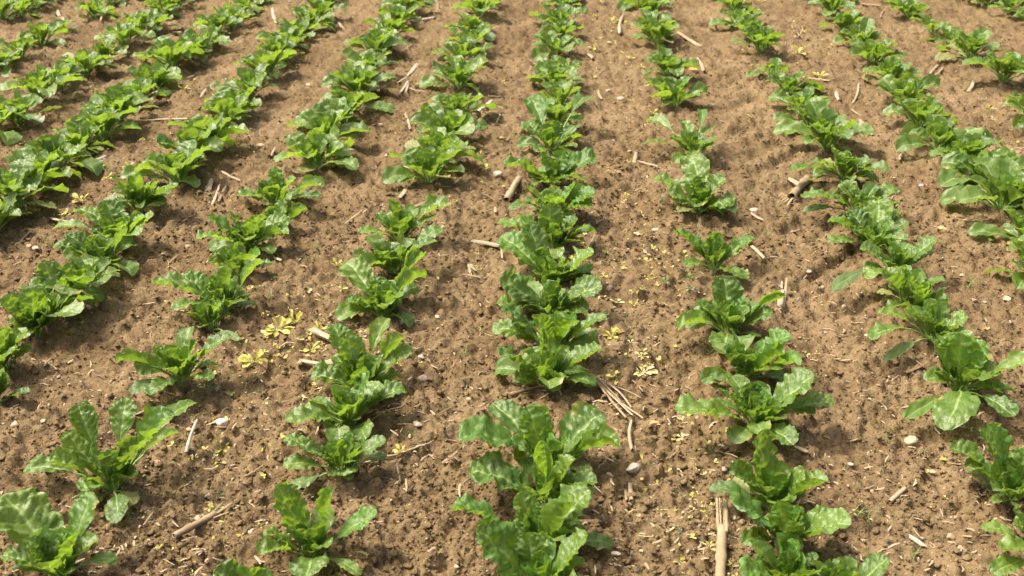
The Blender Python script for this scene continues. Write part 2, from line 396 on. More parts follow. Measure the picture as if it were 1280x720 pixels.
# ---------------------------------------------------------------- the beet plants
ORD = "first second third fourth fifth sixth seventh eighth ninth tenth eleventh twelfth thirteenth fourteenth fifteenth sixteenth seventeenth eighteenth nineteenth twentieth".split()
ROWNAME = {0: 'middle row', -1: 'first row left of middle', -2: 'second row left of middle', -3: 'third row left of middle', -4: 'fourth row left of middle',
           -5: 'fifth row left of middle', -6: 'sixth row left of middle', -7: 'seventh row left of middle', 1: 'first row right of middle', 2: 'second row right of middle',
           3: 'third row right of middle', 4: 'fourth row right of middle', 5: 'fifth row right of middle'}
# hand-traced plants: root pixel, what marks it out, leaves (tip x, tip y, tip height cm, blade width px, flags)
# flags: f folded trough, d drooping, o old pale leaf on the soil
SPEC = {
 0: [
  ((672, 738), 'a huge smooth dark leaf', [(593, 662, 15, 66, ''), (737, 670, 13, 50, ''), (660, 664, 11, 36, ''), (708, 708, 6, 36, ''), (628, 748, 8, 45, ''), (722, 752, 8, 45, '')]),
  ((678, 690), 'a pale leaf reaching left', [(563, 633, 12, 34, ''), (716, 628, 15, 38, 'f'), (738, 613, 13, 48, ''), (650, 614, 11, 28, ''), (767, 681, 1, 22, 'd'), (655, 668, 7, 26, ''), (694, 634, 10, 26, '')]),
  ((680, 632), 'a tall narrow upright leaf', [(678, 551, 17, 28, 'f'), (586, 590, 8, 58, ''), (746, 601, 8, 26, 'f'), (716, 572, 12, 26, 'f'), (632, 607, 4, 30, ''), (706, 596, 8, 26, '')]),
  ((688, 588), 'a broad leaf either side', [(573, 546, 13, 54, ''), (616, 507, 8, 36, ''), (661, 507, 14, 40, ''), (753, 516, 11, 48, ''), (775, 556, 10, 30, 'f'), (640, 552, 10, 30, ''), (702, 552, 12, 28, 'f')]),
  ((683, 482), 'one round leaf each side', [(626, 442, 12, 46, ''), (753, 436, 10, 34, ''), (744, 481, 2, 20, 'd'), (697, 434, 12, 26, ''), (642, 474, 3, 22, ''), (692, 488, 2, 22, ''), (674, 396, 19, 26, '')]),
  ((690, 442), 'a pale lower left leaf', [(758, 396, 12, 34, ''), (718, 398, 14, 30, 'f'), (614, 412, 6, 26, ''), (626, 385, 13, 40, ''), (700, 393, 10, 28, ''), (672, 394, 15, 24, '')]),
  ((690, 396), 'a crinkled pale right leaf', [(624, 350, 12, 42, ''), (753, 358, 10, 34, ''), (622, 382, 6, 32, ''), (697, 350, 13, 24, 'f'), (640, 372, 7, 26, ''), (735, 388, 5, 24, '')]),
  ((690, 356), 'a glossy upright left leaf', [(662, 280, 16, 30, ''), (627, 299, 10, 32, ''), (743, 316, 12, 38, ''), (664, 318, 9, 28, 'f'), (706, 322, 10, 28, ''), (740, 340, 5, 26, '')]),
  ((693, 312), 'a dark drooping left leaf', [(622, 281, 6, 26, ''), (723, 274, 10, 28, ''), (746, 290, 5, 20, ''), (688, 253, 15, 27, ''), (648, 268, 10, 22, ''), (705, 285, 8, 22, '')]),
  ((692, 270), 'two broad right leaves', [(743, 240, 10, 36, ''), (739, 258, 7, 28, ''), (636, 262, 7, 20, ''), (660, 248, 9, 24, ''), (690, 246, 12, 22, ''), (720, 228, 12, 24, '')]),
  ((690, 233), 'a round leaf either side', [(629, 207, 10, 34, ''), (746, 196, 10, 28, ''), (675, 186, 15, 28, ''), (704, 188, 13, 22, ''), (660, 214, 7, 22, ''), (720, 216, 7, 22, '')]),
  ((690, 192), 'a pale upright left leaf', [(664, 122, 15, 25, ''), (660, 156, 8, 25, ''), (728, 172, 4, 14, ''), (722, 156, 7, 18, ''), (735, 122, 11, 20, ''), (690, 150, 12, 24, '')]),
 ],
 -1: [
  ((325, 760), 'only leaf tips in frame', [(268, 712, 11, 44, ''), (310, 708, 14, 40, ''), (380, 735, 8, 30, ''), (300, 770, 6, 40, '')]),
  ((388, 690), 'wide open upright leaves', [(346, 606, 16, 42, ''), (416, 608, 15, 20, 'f'), (472, 641, 11, 30, ''), (329, 665, 8, 28, ''), (324, 694, 7, 24, 'f'), (382, 724, 5, 40, ''), (451, 719, 1, 15, 'd'), (372, 662, 8, 24, ''), (400, 655, 10, 22, '')]),
  ((427, 590), 'an old leaf beside it', [(355, 549, 8, 24, ''), (384, 562, 9, 30, ''), (353, 581, 3, 22, ''), (430, 595, 3, 32, ''), (482, 548, 7, 20, ''), (484, 569, 2, 13, 'o'), (440, 540, 9, 20, ''), (362, 610, 1, 18, 'o'), (452, 575, 5, 24, '')]),
  ((437, 532), 'a cupped dark centre leaf', [(359, 529, 7, 36, ''), (412, 505, 9, 24, ''), (461, 466, 15, 32, ''), (508, 486, 7, 28, ''), (411, 536, 4, 24, ''), (456, 548, 3, 26, ''), (426, 488, 10, 20, '')]),
  ((452, 490), 'pale leaves fanned wide', [(416, 404, 14, 26, ''), (436, 416, 15, 30, ''), (484, 399, 14, 18, 'f'), (506, 421, 12, 22, 'f'), (517, 437, 9, 24, ''), (388, 470, 5, 30, ''), (432, 479, 6, 22, 'f'), (493, 485, 2, 20, ''), (458, 440, 10, 20, '')]),
  ((478, 392), 'a pale round front leaf', [(501, 380, 5, 26, ''), (470, 388, 4, 26, ''), (434, 376, 7, 32, ''), (431, 326, 11, 30, ''), (532, 344, 8, 24, 'f'), (528, 317, 9, 20, 'f'), (470, 345, 10, 24, ''), (490, 350, 8, 20, '')]),
  ((492, 347), 'grey leaves at its sides', [(441, 318, 8, 18, ''), (546, 303, 8, 20, ''), (552, 285, 9, 20, ''), (478, 312, 10, 24, ''), (502, 308, 10, 22, ''), (455, 335, 6, 20, '')]),
  ((500, 304), 'a long right leaf', [(562, 256, 11, 22, 'f'), (449, 291, 6, 17, ''), (488, 249, 14, 20, ''), (498, 276, 10, 20, ''), (546, 270, 9, 20, ''), (472, 265, 8, 17, '')]),
 ],
 -2: [
  ((75, 725), 'a dark shield shaped leaf', [(3, 620, 13, 56, ''), (62, 640, 9, 22, ''), (114, 615, 12, 32, ''), (40, 675, 10, 34, ''), (97, 662, 11, 28, 'f'), (3, 696, 6, 30, ''), (148, 700, 2, 18, 'd'), (93, 702, 5, 22, ''), (58, 735, 4, 30, ''), (70, 680, 7, 26, '')]),
  ((143, 614), 'two big sunlit upright leaves', [(216, 516, 18, 34, 'f'), (118, 566, 13, 42, 'f'), (97, 505, 17, 28, 'f'), (82, 540, 12, 38, ''), (158, 498, 16, 28, ''), (61, 575, 8, 24, 'f'), (30, 586, 5, 24, ''), (100, 613, 5, 30, ''), (146, 654, 1, 25, 'd'), (178, 548, 12, 30, 'f'), (226, 540, 9, 14, 'f'), (244, 502, 9, 20, '')]),
  ((228, 484), 'a bright narrow left leaf', [(143, 452, 9, 19, 'f'), (289, 419, 11, 25, ''), (189, 437, 9, 26, ''), (187, 493, 3, 28, ''), (163, 492, 2, 20, 'o'), (262, 475, 4, 25, ''), (225, 448, 8, 22, ''), (240, 445, 9, 22, '')]),
  ((265, 412), 'few slender leaves', [(241, 391, 7, 16, ''), (298, 426, 2, 9, 'o'), (257, 384, 9, 14, 'f'), (250, 408, 4, 14, '')]),
  ((282, 387), 'a grey leaf reaching left', [(190, 354, 10, 34, ''), (216, 388, 7, 20, ''), (285, 333, 15, 24, 'f'), (329, 325, 13, 20, 'f'), (229, 345, 9, 28, ''), (321, 380, 1, 12, 'd'), (262, 345, 10, 24, ''), (298, 345, 10, 22, '')]),
  ((297, 347), 'short crowded leaves', [(269, 311, 8, 20, ''), (260, 327, 6, 22, ''), (341, 330, 4, 17, ''), (300, 317, 9, 20, ''), (325, 318, 9, 18, 'f')]),
  ((310, 314), 'pale crinkled side leaves', [(245, 296, 9, 28, ''), (259, 271, 11, 22, ''), (287, 264, 14, 24, ''), (322, 268, 14, 28, ''), (364, 275, 9, 24, ''), (361, 293, 7, 18, 'f'), (302, 280, 10, 22, '')]),
  ((345, 287), 'a bright flag like leaf', [(384, 260, 8, 18, 'f'), (333, 262, 9, 22, ''), (355, 248, 11, 20, ''), (322, 275, 6, 18, '')]),
  ((345, 256), 'arms stretched both sides', [(299, 246, 8, 18, ''), (405, 233, 9, 17, 'f'), (345, 208, 13, 18, ''), (402, 246, 4, 15, ''), (322, 228, 9, 18, ''), (370, 222, 10, 17, '')]),
 ],
 -3: [
  ((-8, 502), 'one leaf tip in frame', [(37, 490, 3, 16, ''), (-30, 470, 8, 24, ''), (0, 465, 9, 20, '')]),
  ((5, 462), 'cut by the left edge', [(12, 442, 10, 30, ''), (-30, 440, 10, 30, ''), (34, 412, 11, 24, ''), (2, 410, 13, 26, ''), (40, 436, 6, 18, '')]),
  ((44, 418), 'a dark leaf reaching left', [(-2, 376, 12, 26, 'f'), (40, 372, 13, 24, ''), (62, 385, 9, 22, ''), (20, 400, 7, 24, ''), (60, 405, 5, 18, '')]),
  ((80, 388), 'a bright leaf reaching right', [(54, 327, 13, 28, ''), (119, 349, 11, 20, 'f'), (38, 385, 6, 26, ''), (85, 345, 11, 22, ''), (62, 365, 8, 24, '')]),
  ((128, 340), 'a long bright right stem', [(67, 306, 8, 28, ''), (82, 292, 11, 26, ''), (110, 297, 12, 24, 'f'), (161, 287, 13, 16, 'f'), (105, 325, 5, 22, ''), (140, 300, 11, 20, '')]),
  ((150, 302), 'a yellow leaf', [(94, 262, 9, 26, ''), (131, 250, 13, 26, ''), (66, 286, 6, 15, ''), (193, 269, 10, 22, ''), (155, 265, 10, 22, ''), (115, 285, 6, 20, '')]),
  ((175, 262), 'dark upright leaves', [(140, 220, 14, 22, ''), (168, 221, 14, 20, 'f'), (222, 234, 9, 26, ''), (206, 255, 4, 20, ''), (150, 250, 6, 22, ''), (195, 225, 11, 20, '')]),
 ],
 1: [
  ((1050, 752), 'a long leaf reaching right', [(1110, 697, 9, 28, ''), (1040, 720, 8, 24, ''), (1000, 745, 8, 30, '')]),
  ((985, 735), 'a smooth dark front leaf', [(928, 714, 9, 34, ''), (1024, 696, 7, 24, ''), (944, 692, 6, 20, ''), (985, 690, 9, 26, ''), (960, 752, 4, 34, ''), (1020, 750, 5, 30, '')]),
  ((978, 692), 'a large dark left leaf', [(916, 626, 14, 54, ''), (1063, 654, 11, 40, ''), (986, 653, 12, 38, ''), (927, 679, 5, 22, ''), (1049, 646, 6, 28, ''), (1006, 636, 9, 22, ''), (960, 655, 8, 22, '')]),
  ((965, 637), 'a pale upright back leaf', [(950, 536, 18, 42, ''), (913, 588, 11, 36, ''), (886, 612, 4, 25, 'o'), (1035, 600, 11, 28, 'f'), (1006, 586, 11, 28, ''), (940, 612, 7, 24, ''), (978, 605, 9, 24, '')]),
  ((945, 532), 'three wide pale leaves', [(846, 515, 9, 46, ''), (902, 490, 11, 34, ''), (1018, 470, 14, 44, ''), (1042, 504, 7, 24, ''), (937, 478, 10, 28, ''), (980, 512, 8, 20, 'f'), (992, 557, 3, 28, ''), (955, 500, 8, 20, '')]),
  ((930, 480), 'a glossy right leaf', [(988, 417, 13, 40, ''), (907, 444, 9, 24, 'f'), (1001, 455, 10, 22, 'f'), (981, 441, 11, 24, 'f'), (891, 473, 3, 15, 'o'), (935, 442, 10, 26, ''), (914, 481, 3, 20, '')]),
  ((910, 416), 'a narrow leaf each side', [(904, 344, 14, 33, ''), (847, 411, 6, 19, 'f'), (871, 375, 8, 20, ''), (980, 372, 10, 14, 'f'), (966, 388, 8, 28, ''), (904, 442, 2, 33, 'd'), (930, 370, 10, 24, ''), (951, 421, 1, 12, 'd')]),
  ((893, 337), 'only five leaves', [(842, 289, 10, 24, ''), (890, 289, 12, 25, ''), (943, 297, 9, 24, ''), (856, 333, 3, 17, ''), (933, 349, 2, 26, '')]),
  ((873, 270), 'broad stiff dark leaves', [(862, 193, 14, 29, ''), (815, 224, 9, 22, ''), (868, 221, 12, 27, ''), (907, 222, 12, 26, ''), (918, 254, 6, 28, ''), (841, 252, 5, 17, ''), (890, 245, 7, 22, '')]),
  ((865, 207), 'ragged thin leaves', [(808, 151, 8, 18, ''), (804, 178, 5, 13, ''), (891, 160, 7, 15, ''), (877, 137, 12, 11, ''), (853, 150, 10, 15, ''), (877, 190, 4, 19, ''), (838, 170, 7, 14, '')]),
 ],
 2: [
  ((1300, 700), 'in the bottom right corner', [(1226, 660, 5, 20, ''), (1254, 690, 7, 36, ''), (1272, 640, 12, 30, ''), (1240, 716, 3, 24, ''), (1290, 660, 10, 30, '')]),
  ((1262, 632), 'a dark upright leaf', [(1187, 561, 9, 22, 'f'), (1205, 581, 7, 19, 'f'), (1238, 530, 16, 38, ''), (1223, 536, 12, 26, ''), (1280, 560, 12, 30, ''), (1262, 590, 8, 22, ''), (1292, 610, 8, 30, '')]),
  ((1198, 489), 'a broad drooping front leaf', [(1160, 417, 16, 30, ''), (1202, 418, 16, 44, ''), (1227, 424, 12, 32, ''), (1292, 451, 13, 22, 'f'), (1254, 491, 4, 17, 'f'), (1180, 535, 3, 44, 'd'), (1130, 524, 2, 18, ''), (1268, 521, 4, 24, ''), (1180, 465, 7, 22, '')]),
  ((1165, 427), 'a pale lower left leaf', [(1089, 425, 8, 26, ''), (1105, 452, 1, 16, 'o'), (1209, 394, 9, 27, ''), (1097, 392, 8, 20, ''), (1150, 395, 9, 24, ''), (1188, 415, 5, 20, '')]),
  ((1150, 392), 'a small upright centre leaf', [(1140, 363, 12, 26, 'f'), (1187, 379, 7, 17, 'f'), (1110, 385, 6, 20, ''), (1165, 365, 9, 22, ''), (1135, 385, 5, 20, '')]),
  ((1130, 377), 'a pale right leaf', [(1106, 349, 11, 22, 'f'), (1181, 349, 9, 22, ''), (1155, 372, 5, 16, ''), (1125, 343, 9, 20, '')]),
  ((1118, 347), 'a flat pale left leaf', [(1170, 298, 13, 26, ''), (1167, 315, 8, 20, ''), (1113, 301, 12, 22, ''), (1084, 346, 6, 27, ''), (1040, 363, 3, 16, 'o'), (1100, 325, 8, 20, '')]),
  ((1090, 312), 'many pale leaves', [(1034, 274, 8, 28, ''), (1133, 277, 8, 22, ''), (1098, 250, 12, 31, ''), (1033, 302, 3, 18, ''), (1075, 300, 4, 24, ''), (1062, 262, 10, 24, ''), (1118, 262, 9, 20, '')]),
  ((1075, 267), 'a dark leaf reaching left', [(1002, 248, 8, 30, ''), (1068, 230, 12, 27, ''), (1122, 235, 8, 20, ''), (1127, 254, 5, 11, ''), (1003, 264, 2, 12, 'o'), (1040, 240, 8, 22, ''), (1095, 232, 9, 20, '')]),
  ((1055, 224), 'a frosty pale back leaf', [(1040, 183, 13, 28, ''), (1112, 214, 7, 20, ''), (988, 215, 7, 21, ''), (1087, 198, 9, 22, ''), (1016, 204, 8, 18, ''), (1060, 195, 10, 20, '')]),
 ],
}
# farther plants: root pixel, reach of the outer leaves in cm
AUTO = {
 0: [(694, 158, 15), (697, 132, 14), (693, 108, 15), (699, 88, 14), (695, 68, 15), (701, 50, 14), (698, 32, 15), (703, 15, 14), (700, 0, 15), (703, -14, 14)],
 -1: [(537, 230, 16), (551, 200, 16), (561, 172, 16), (570, 148, 15), (572, 104, 17), (577, 82, 15), (588, 62, 15), (590, 42, 15), (600, 22, 15), (606, 5, 15), (610, -10, 14)],
 -2: [(394, 206, 17), (408, 182, 16), (424, 160, 15), (437, 138, 16), (449, 117, 18), (461, 98, 16), (470, 80, 15), (479, 64, 15), (487, 48, 14), (499, 32, 15), (510, 15, 15), (519, 0, 14), (525, -12, 14)],
 -3: [(62, 404, 14), (104, 364, 14), (223, 222, 18), (240, 200, 16), (262, 178, 16), (286, 156, 14), (297, 136, 16), (314, 116, 16), (330, 98, 16), (347, 80, 16), (361, 64, 15), (373, 49, 15), (387, 34, 15), (400, 20, 15), (412, 5, 14), (420, -8, 14)],
 -4: [(-8, 284, 17), (16, 262, 18), (45, 238, 17), (72, 214, 18), (102, 192, 16), (128, 172, 17), (150, 152, 17), (170, 130, 17), (192, 110, 17), (216, 90, 18), (237, 74, 15), (255, 60, 15), (274, 45, 15), (290, 30, 15), (305, 15, 14), (320, 0, 14)],
 -5: [(-6, 172, 16), (22, 150, 17), (50, 128, 17), (76, 112, 16), (108, 92, 17), (132, 76, 16), (155, 60, 16), (174, 46, 15), (190, 35, 15), (206, 23, 15), (222, 10, 14), (236, -2, 14)],
 -6: [(2, 88, 16), (26, 70, 15), (52, 56, 16), (80, 38, 9), (118, 20, 15), (140, 8, 15), (160, -4, 14)],
 -7: [(4, 28, 15), (26, 18, 15), (46, 8, 15), (66, -3, 14)],
 1: [(843, 126, 17), (832, 100, 16), (830, 80, 13), (822, 58, 16), (818, 42, 14), (812, 24, 15), (806, 8, 15), (800, -8, 14)],
 2: [(1032, 190, 19), (1012, 158, 16), (1000, 134, 14), (985, 116, 14), (966, 98, 11), (950, 66, 16), (938, 46, 15), (926, 28, 15), (916, 12, 14), (906, -4, 14)],
 3: [(1292, 352, 15), (1284, 304, 16), (1250, 268, 20), (1232, 236, 18), (1214, 204, 17), (1172, 186, 16), (1150, 158, 17), (1130, 128, 16), (1112, 102, 16), (1092, 78, 16), (1074, 58, 16), (1056, 38, 15), (1040, 20, 15), (1024, 4, 14), (1010, -10, 14)],
 4: [(1286, 148, 15), (1252, 108, 19), (1212, 74, 19), (1186, 52, 12), (1164, 40, 13), (1136, 20, 15), (1114, 5, 15), (1098, -8, 14)],
 5: [(1290, 36, 15), (1260, 18, 15), (1232, 8, 15), (1212, -6, 14)],
}
PLANTS = []
MOUND.extend(tuple(flat(q[0], q[1])[:2]) if len(q) == 3 and not isinstance(q[0], tuple) else tuple(flat(*q[0])[:2]) for d_ in (SPEC, AUTO) for l_ in d_.values() for q in l_)
SHORTROW = {k: ('middle row' if k == 0 else ORD[abs(k) - 1] + (' right' if k > 0 else ' left') + ' row') for k in ROWNAME}
def auto_leaves(root, reach, n, seed, inner=False, outer=False):
    rg = random.Random(seed); az = rg.uniform(0, 6.28)
    for i in range(n):
        q = i / max(1, n - 1); az += 2.399 + rg.uniform(-.4, .4)
        q2 = min(1, max(0, q + rg.uniform(-.12, .12)))
        if inner: cls = rg.choice(['mid', 'steep', 'steep', 'up']); ln = reach * rg.uniform(.55, 1.0)
        elif outer: cls = rg.choice(['flat', 'low', 'low', 'mid', 'mid']); ln = reach * rg.uniform(.62, 1.05)
        else:
            cls = 'flat' if q2 < .06 else 'low' if q2 < .26 else 'mid' if q2 < .58 else 'steep' if q2 < .88 else 'up'
            ln = reach * (1.10 - .42 * q2) * rg.uniform(.70, 1.12)
        me = rg.choice(POOL[cls] if rg.random() > .06 else POOL['old'])
        r0 = .012 * rg.random()
        wsc = rg.uniform(.9, 1.25)
        o = obj('leaf', me, root, (-math.sin(az) * r0, math.cos(az) * r0, .004), az, (ln * wsc, ln, ln))
        o.rotation_euler = (rg.uniform(-.12, .12), rg.uniform(-.2, .2), az)
seed = 10
for row in sorted(ROWNAME):
    specs = SPEC.get(row, []); autos = AUTO.get(row, []); n = len(specs) + len(autos); items = []
    for (rp, hint, leaves) in specs:
        seed += 1
        p = at(*rp); p[2] -= .004
        root = obj('sugar_beet', None, None, p); root.empty_display_size = .05
        items.append((root, hint, rp))
        c = obj('crown', cr[seed % 3], root, (0, 0, 0), seed, .013)
        rg = random.Random(seed)
        for k, (tx, ty, hc, wpx, fl) in enumerate(leaves):
            tip = at(tx, ty, hc * .01) if hc > 3 else at(tx, ty, hc * .01 + .012)
            tip = flat(tx, ty, p[2] + hc * .01 + (.012 if hc <= 3 else 0))
            loc = tip - p; hor = math.hypot(loc[0], loc[1]); e = math.atan2(loc[2], hor + 1e-6); L = float(np.linalg.norm(loc))
            wid = wpx * px_size(tip) * 1.18
            arch = .20 if e < .6 else .13 if e < 1.0 else .05
            if hc <= 3: arch = .16
            if 'd' in fl: arch = .20
            hdir = np.array([loc[0], loc[1], 0]) / (hor + 1e-9) if hor > .02 else np.array([0, -1.0, 0]) if ty > rp[1] - 40 else np.array([0, 1.0, 0])
            base = np.array([hdir[0] * .010, hdir[1] * .010, .006])
            wid *= 1.06; tb = min(.42, max(.18, 1 - 1.95 * wid / L)) if L > 0 else .3
            fold = rg.uniform(.95, 1.2) if 'f' in fl else rg.uniform(.15, .5)
            if 'd' in fl or 'o' in fl: fold = rg.uniform(-.1, .2)
            big = wpx >= 24
            g = leaf_geo(base, loc, wid * (1.25 if 'f' in fl else 1), seed * 40 + k, arch * rg.uniform(.8, 1.2), fold, rg.uniform(-.35, .35), .6 if 'o' in fl else .9 if 'd' in fl else 1.0, tb,
                         36 if big else 24, 15 if big else 11, hdir, .0030 if L > .1 else .0022)
            mat = 'old' if 'o' in fl else 'young' if (hc >= 9 and rg.random() < .35) else 'leaf'
            lf = obj('leaf', mesh_from('leaf', g[0], g[1], [M[mat]], g[2]), root)
            obj('stalk', mesh_from('stalk', g[3], g[4], [M['stalk']]), lf)
        auto_leaves(root, .108, 15, seed, inner=True)
        if rp[1] >= 560 and row != -1: auto_leaves(root, .10, 3, seed + 7000, outer=True)
        if 180 < rp[1] < 560 and len(leaves) > 5: auto_leaves(root, .130, 7, seed + 5000, outer=True)
    for (x, y, reach) in autos:
        seed += 1
        p = at(x, y); p[2] -= .004; rg = random.Random(seed)
        root = obj('sugar_beet', None, None, p, rg.uniform(0, 6.28)); root.empty_display_size = .05
        kind = 'small' if reach < 14 else 'bushy' if reach >= 17 else 'leafy'
        items.append((root, kind, (x, y)))
        obj('crown', cr[seed % 3], root, (0, 0, 0), seed, .013)
        auto_leaves(root, reach * (.0091 if row < -3 or row > 3 else .0096), 25 if reach >= 17 else 22 if reach >= 14 else 13, seed)
    items.sort(key=lambda q: -q[2][1])
    for i, (root, hint, rp) in enumerate(items):
        where = (ORD[i] + ' from front' if i < (n + 1) // 2 else ('last' if i == n - 1 else ORD[n - 1 - i] + ' from the back') if i == n - 1 else ORD[n - 1 - i] + ' from back')
        if i == n - 1 and n > 1: where = 'farthest'
        pre = 'beet plant with ' + hint if ' ' in hint and not hint.startswith(('cut', 'in ')) else 'beet plant ' + hint if hint.startswith(('cut', 'in ')) else hint + ' beet plant'
        tag(root, f"{pre}, {where}, {ROWNAME[row]}", 'beet plant', 'sugar beet plants growing in the rows')
        PLANTS.append((rp, where, row))

# ---------------------------------------------------------------- labels for the small things on the soil
USED = {}
LATER = []
def place_label(o, what, px, py, cat, group):
    LATER.append((o, what, px, py, cat, group))
def finish_labels():
    byl = {}
    for (o, what, px, py, cat, group) in LATER:
        best = min(PLANTS, key=lambda q: (q[0][0] - px) ** 2 + ((q[0][1] - py) * 1.5) ** 2)
        dx, dy = px - best[0][0], (py - best[0][1]) * 1.6
        rel = ('right of' if dx > 0 else 'left of') if abs(dx) > abs(dy) else ('below' if dy > 0 else 'behind')
        lab = f"{what} {rel} the beet {best[1]}, {SHORTROW[best[2]]}"
        byl.setdefault(lab, []).append((py, px, o, cat, group))
    for lab, lst in byl.items():
        lst.sort(key=lambda q: -q[0])
        names = [''] if len(lst) == 1 else ['nearer ', 'farther '] if len(lst) == 2 else ['nearest '] + ['second nearest ', 'third nearest ', 'fourth nearest '][:len(lst) - 2] + ['farthest ']
        for nm, (py, px, o, cat, group) in zip(names, lst): tag(o, nm + lab, cat, group)

# ---------------------------------------------------------------- stones
def ico(sub):
    t = (1 + 5 ** .5) / 2
    v = [(-1, t, 0), (1, t, 0), (-1, -t, 0), (1, -t, 0), (0, -1, t), (0, 1, t), (0, -1, -t), (0, 1, -t), (t, 0, -1), (t, 0, 1), (-t, 0, -1), (-t, 0, 1)]
    f = [(0, 11, 5), (0, 5, 1), (0, 1, 7), (0, 7, 10), (0, 10, 11), (1, 5, 9), (5, 11, 4), (11, 10, 2), (10, 7, 6), (7, 1, 8), (3, 9, 4), (3, 4, 2), (3, 2, 6), (3, 6, 8), (3, 8, 9), (4, 9, 5), (2, 4, 11), (6, 2, 10), (8, 6, 7), (9, 8, 1)]
    v = [np.array(p) / np.linalg.norm(p) for p in v]
    for _ in range(sub):
        cache = {}; nf = []
        def mid(a, b):
            k = (min(a, b), max(a, b))
            if k not in cache:
                p = (v[a] + v[b]); v.append(p / np.linalg.norm(p)); cache[k] = len(v) - 1
            return cache[k]
        for a, b, c in f:
            x, y, z = mid(a, b), mid(b, c), mid(c, a); nf += [(a, x, z), (b, y, x), (c, z, y), (x, y, z)]
        f = nf
    return np.array(v), np.array(f)
ICO = [ico(0), ico(1), ico(2)]
def rock(sub, seed, ang=.35, flatn=.65):
    rg = np.random.RandomState(seed); v, f = ICO[sub]; v = v.copy()
    for _ in range(7):                                               # chop facets
        d = rg.normal(size=3); d /= np.linalg.norm(d); c = rg.uniform(.55, .9)
        k = v @ d; v -= np.where(k > c, (k - c) * (1 - .15 * ang), 0)[:, None] * d
    v *= (1 + rg.uniform(-.06, .06, (len(v), 1)))
    v *= np.array([1, rg.uniform(.62, .9), flatn]); return v, f
CNAME = {'white': 'white', 'cream': 'cream', 'tan_stone': 'tan', 'pink': 'pinkish', 'grey': 'grey', 'blue': 'dark blue grey', 'orange': 'orange tan', 'brown': 'brown'}
STONES = [  # x, y, width px, kind
 (791, 584, 21, 'white'), (762, 590, 12, 'pink'), (541, 689, 12, 'cream'), (770, 699, 13, 'grey'), (802, 691, 8, 'white'), (800, 642, 7, 'white'), (1139, 553, 18, 'cream'),
 (1064, 581, 9, 'grey'), (1165, 594, 10, 'tan_stone'), (905, 590, 11, 'cream'), (903, 558, 10, 'grey'), (277, 528, 20, 'white'), (237, 542, 8, 'tan_stone'), (17, 522, 13, 'tan_stone'),
 (54, 525, 8, 'cream'), (92, 453, 7, 'white'), (247, 649, 8, 'tan_stone'), (314, 627, 6, 'white'), (314, 664, 11, 'grey'), (25, 679, 9, 'tan_stone'), (260, 620, 11, 'grey'), (197, 580, 13, 'brown'),
 (1190, 664, 12, 'tan_stone'), (1199, 686, 8, 'cream'), (1244, 652, 8, 'tan_stone'), (1023, 611, 5, 'white'), (1010, 577, 5, 'white'), (1090, 616, 9, 'tan_stone'), (527, 451, 9, 'white'),
 (529, 475, 16, 'pink'), (514, 478, 11, 'cream'), (547, 397, 9, 'pink'), (522, 531, 14, 'grey'), (502, 409, 9, 'grey'), (412, 453, 18, 'tan_stone'), (819, 526, 13, 'orange'), (1086, 420, 11, 'white'),
 (1055, 384, 8, 'cream'), (1032, 417, 5, 'white'), (1175, 289, 18, 'orange'), (1207, 277, 8, 'tan_stone'), (1231, 294, 10, 'tan_stone'), (1217, 372, 11, 'tan_stone'), (1259, 373, 11, 'cream'),
 (1231, 378, 5, 'white'), (1202, 346, 7, 'cream'), (1027, 365, 8, 'cream'), (1011, 341, 8, 'grey'), (943, 255, 13, 'grey'), (797, 292, 10, 'cream'), (820, 291, 10, 'tan_stone'), (817, 298, 5, 'cream'),
 (785, 316, 7, 'cream'), (811, 318, 8, 'tan_stone'), (554, 286, 7, 'pink'), (402, 392, 8, 'tan_stone'), (762, 363, 11, 'cream'), (630, 235, 6, 'cream'), (622, 220, 14, 'white'), (572, 204, 14, 'grey'),
 (767, 177, 8, 'white'), (776, 127, 9, 'pink'), (761, 116, 8, 'grey'), (617, 101, 9, 'pink'), (787, 190, 6, 'cream'), (506, 213, 15, 'tan_stone'), (600, 122, 8, 'tan_stone'), (627, 178, 9, 'brown'),
 (439, 189, 10, 'cream'), (475, 157, 8, 'cream'), (480, 117, 12, 'brown'), (407, 237, 7, 'white'), (386, 106, 8, 'pink'), (326, 184, 12, 'tan_stone'), (805, 160, 10, 'pink'), (866, 91, 14, 'orange'),
 (45, 310, 11, 'pink'), (36, 308, 8, 'tan_stone'), (235, 309, 8, 'cream'), (205, 319, 9, 'grey'), (1153, 229, 11, 'blue'), (1135, 232, 9, 'tan_stone'), (762, 54, 9, 'cream'), (668, 560, 0, 'tan_stone'),
 (1086, 500, 8, 'tan_stone'), (1118, 385, 0, 'tan_stone'), (757, 655, 0, 'white'), (1213, 432, 7, 'tan_stone'), (1148, 352, 0, 'tan_stone'), (586, 503, 7, 'pink'), (603, 641, 7, 'tan_stone'), (571, 708, 9, 'pink'),
 (849, 583, 6, 'white'), (854, 643, 6, 'white'), (832, 591, 0, 'tan_stone'), (845, 560, 0, 'tan_stone'), (1106, 508, 8, 'brown'), (803, 594, 6, 'orange'),
]
for i, (x, y, w, k) in enumerate(STONES):
    if not w: continue
    p = at(x, y); s = w * px_size(p) / 2
    v, f = rock(2 if w > 8 else 1, 300 + i, .6, random.Random(i).uniform(.45, .8))
    o = obj('stone', mesh_from('stone', v * s, f, [M['s_' + k]], smooth=(i % 3 != 0)), None, (p[0], p[1], p[2] + s * .22), random.Random(i).uniform(-.6, .6))
    o.rotation_euler[0] = random.Random(i + 9).uniform(-.3, .3)
    sz = 'large' if w >= 13 else 'small' if w >= 8 else 'tiny'
    place_label(o, f"{sz} {CNAME[k]} {'stone' if w >= 8 else 'pebble'}", x, y, 'stone', 'stones lying on the soil')

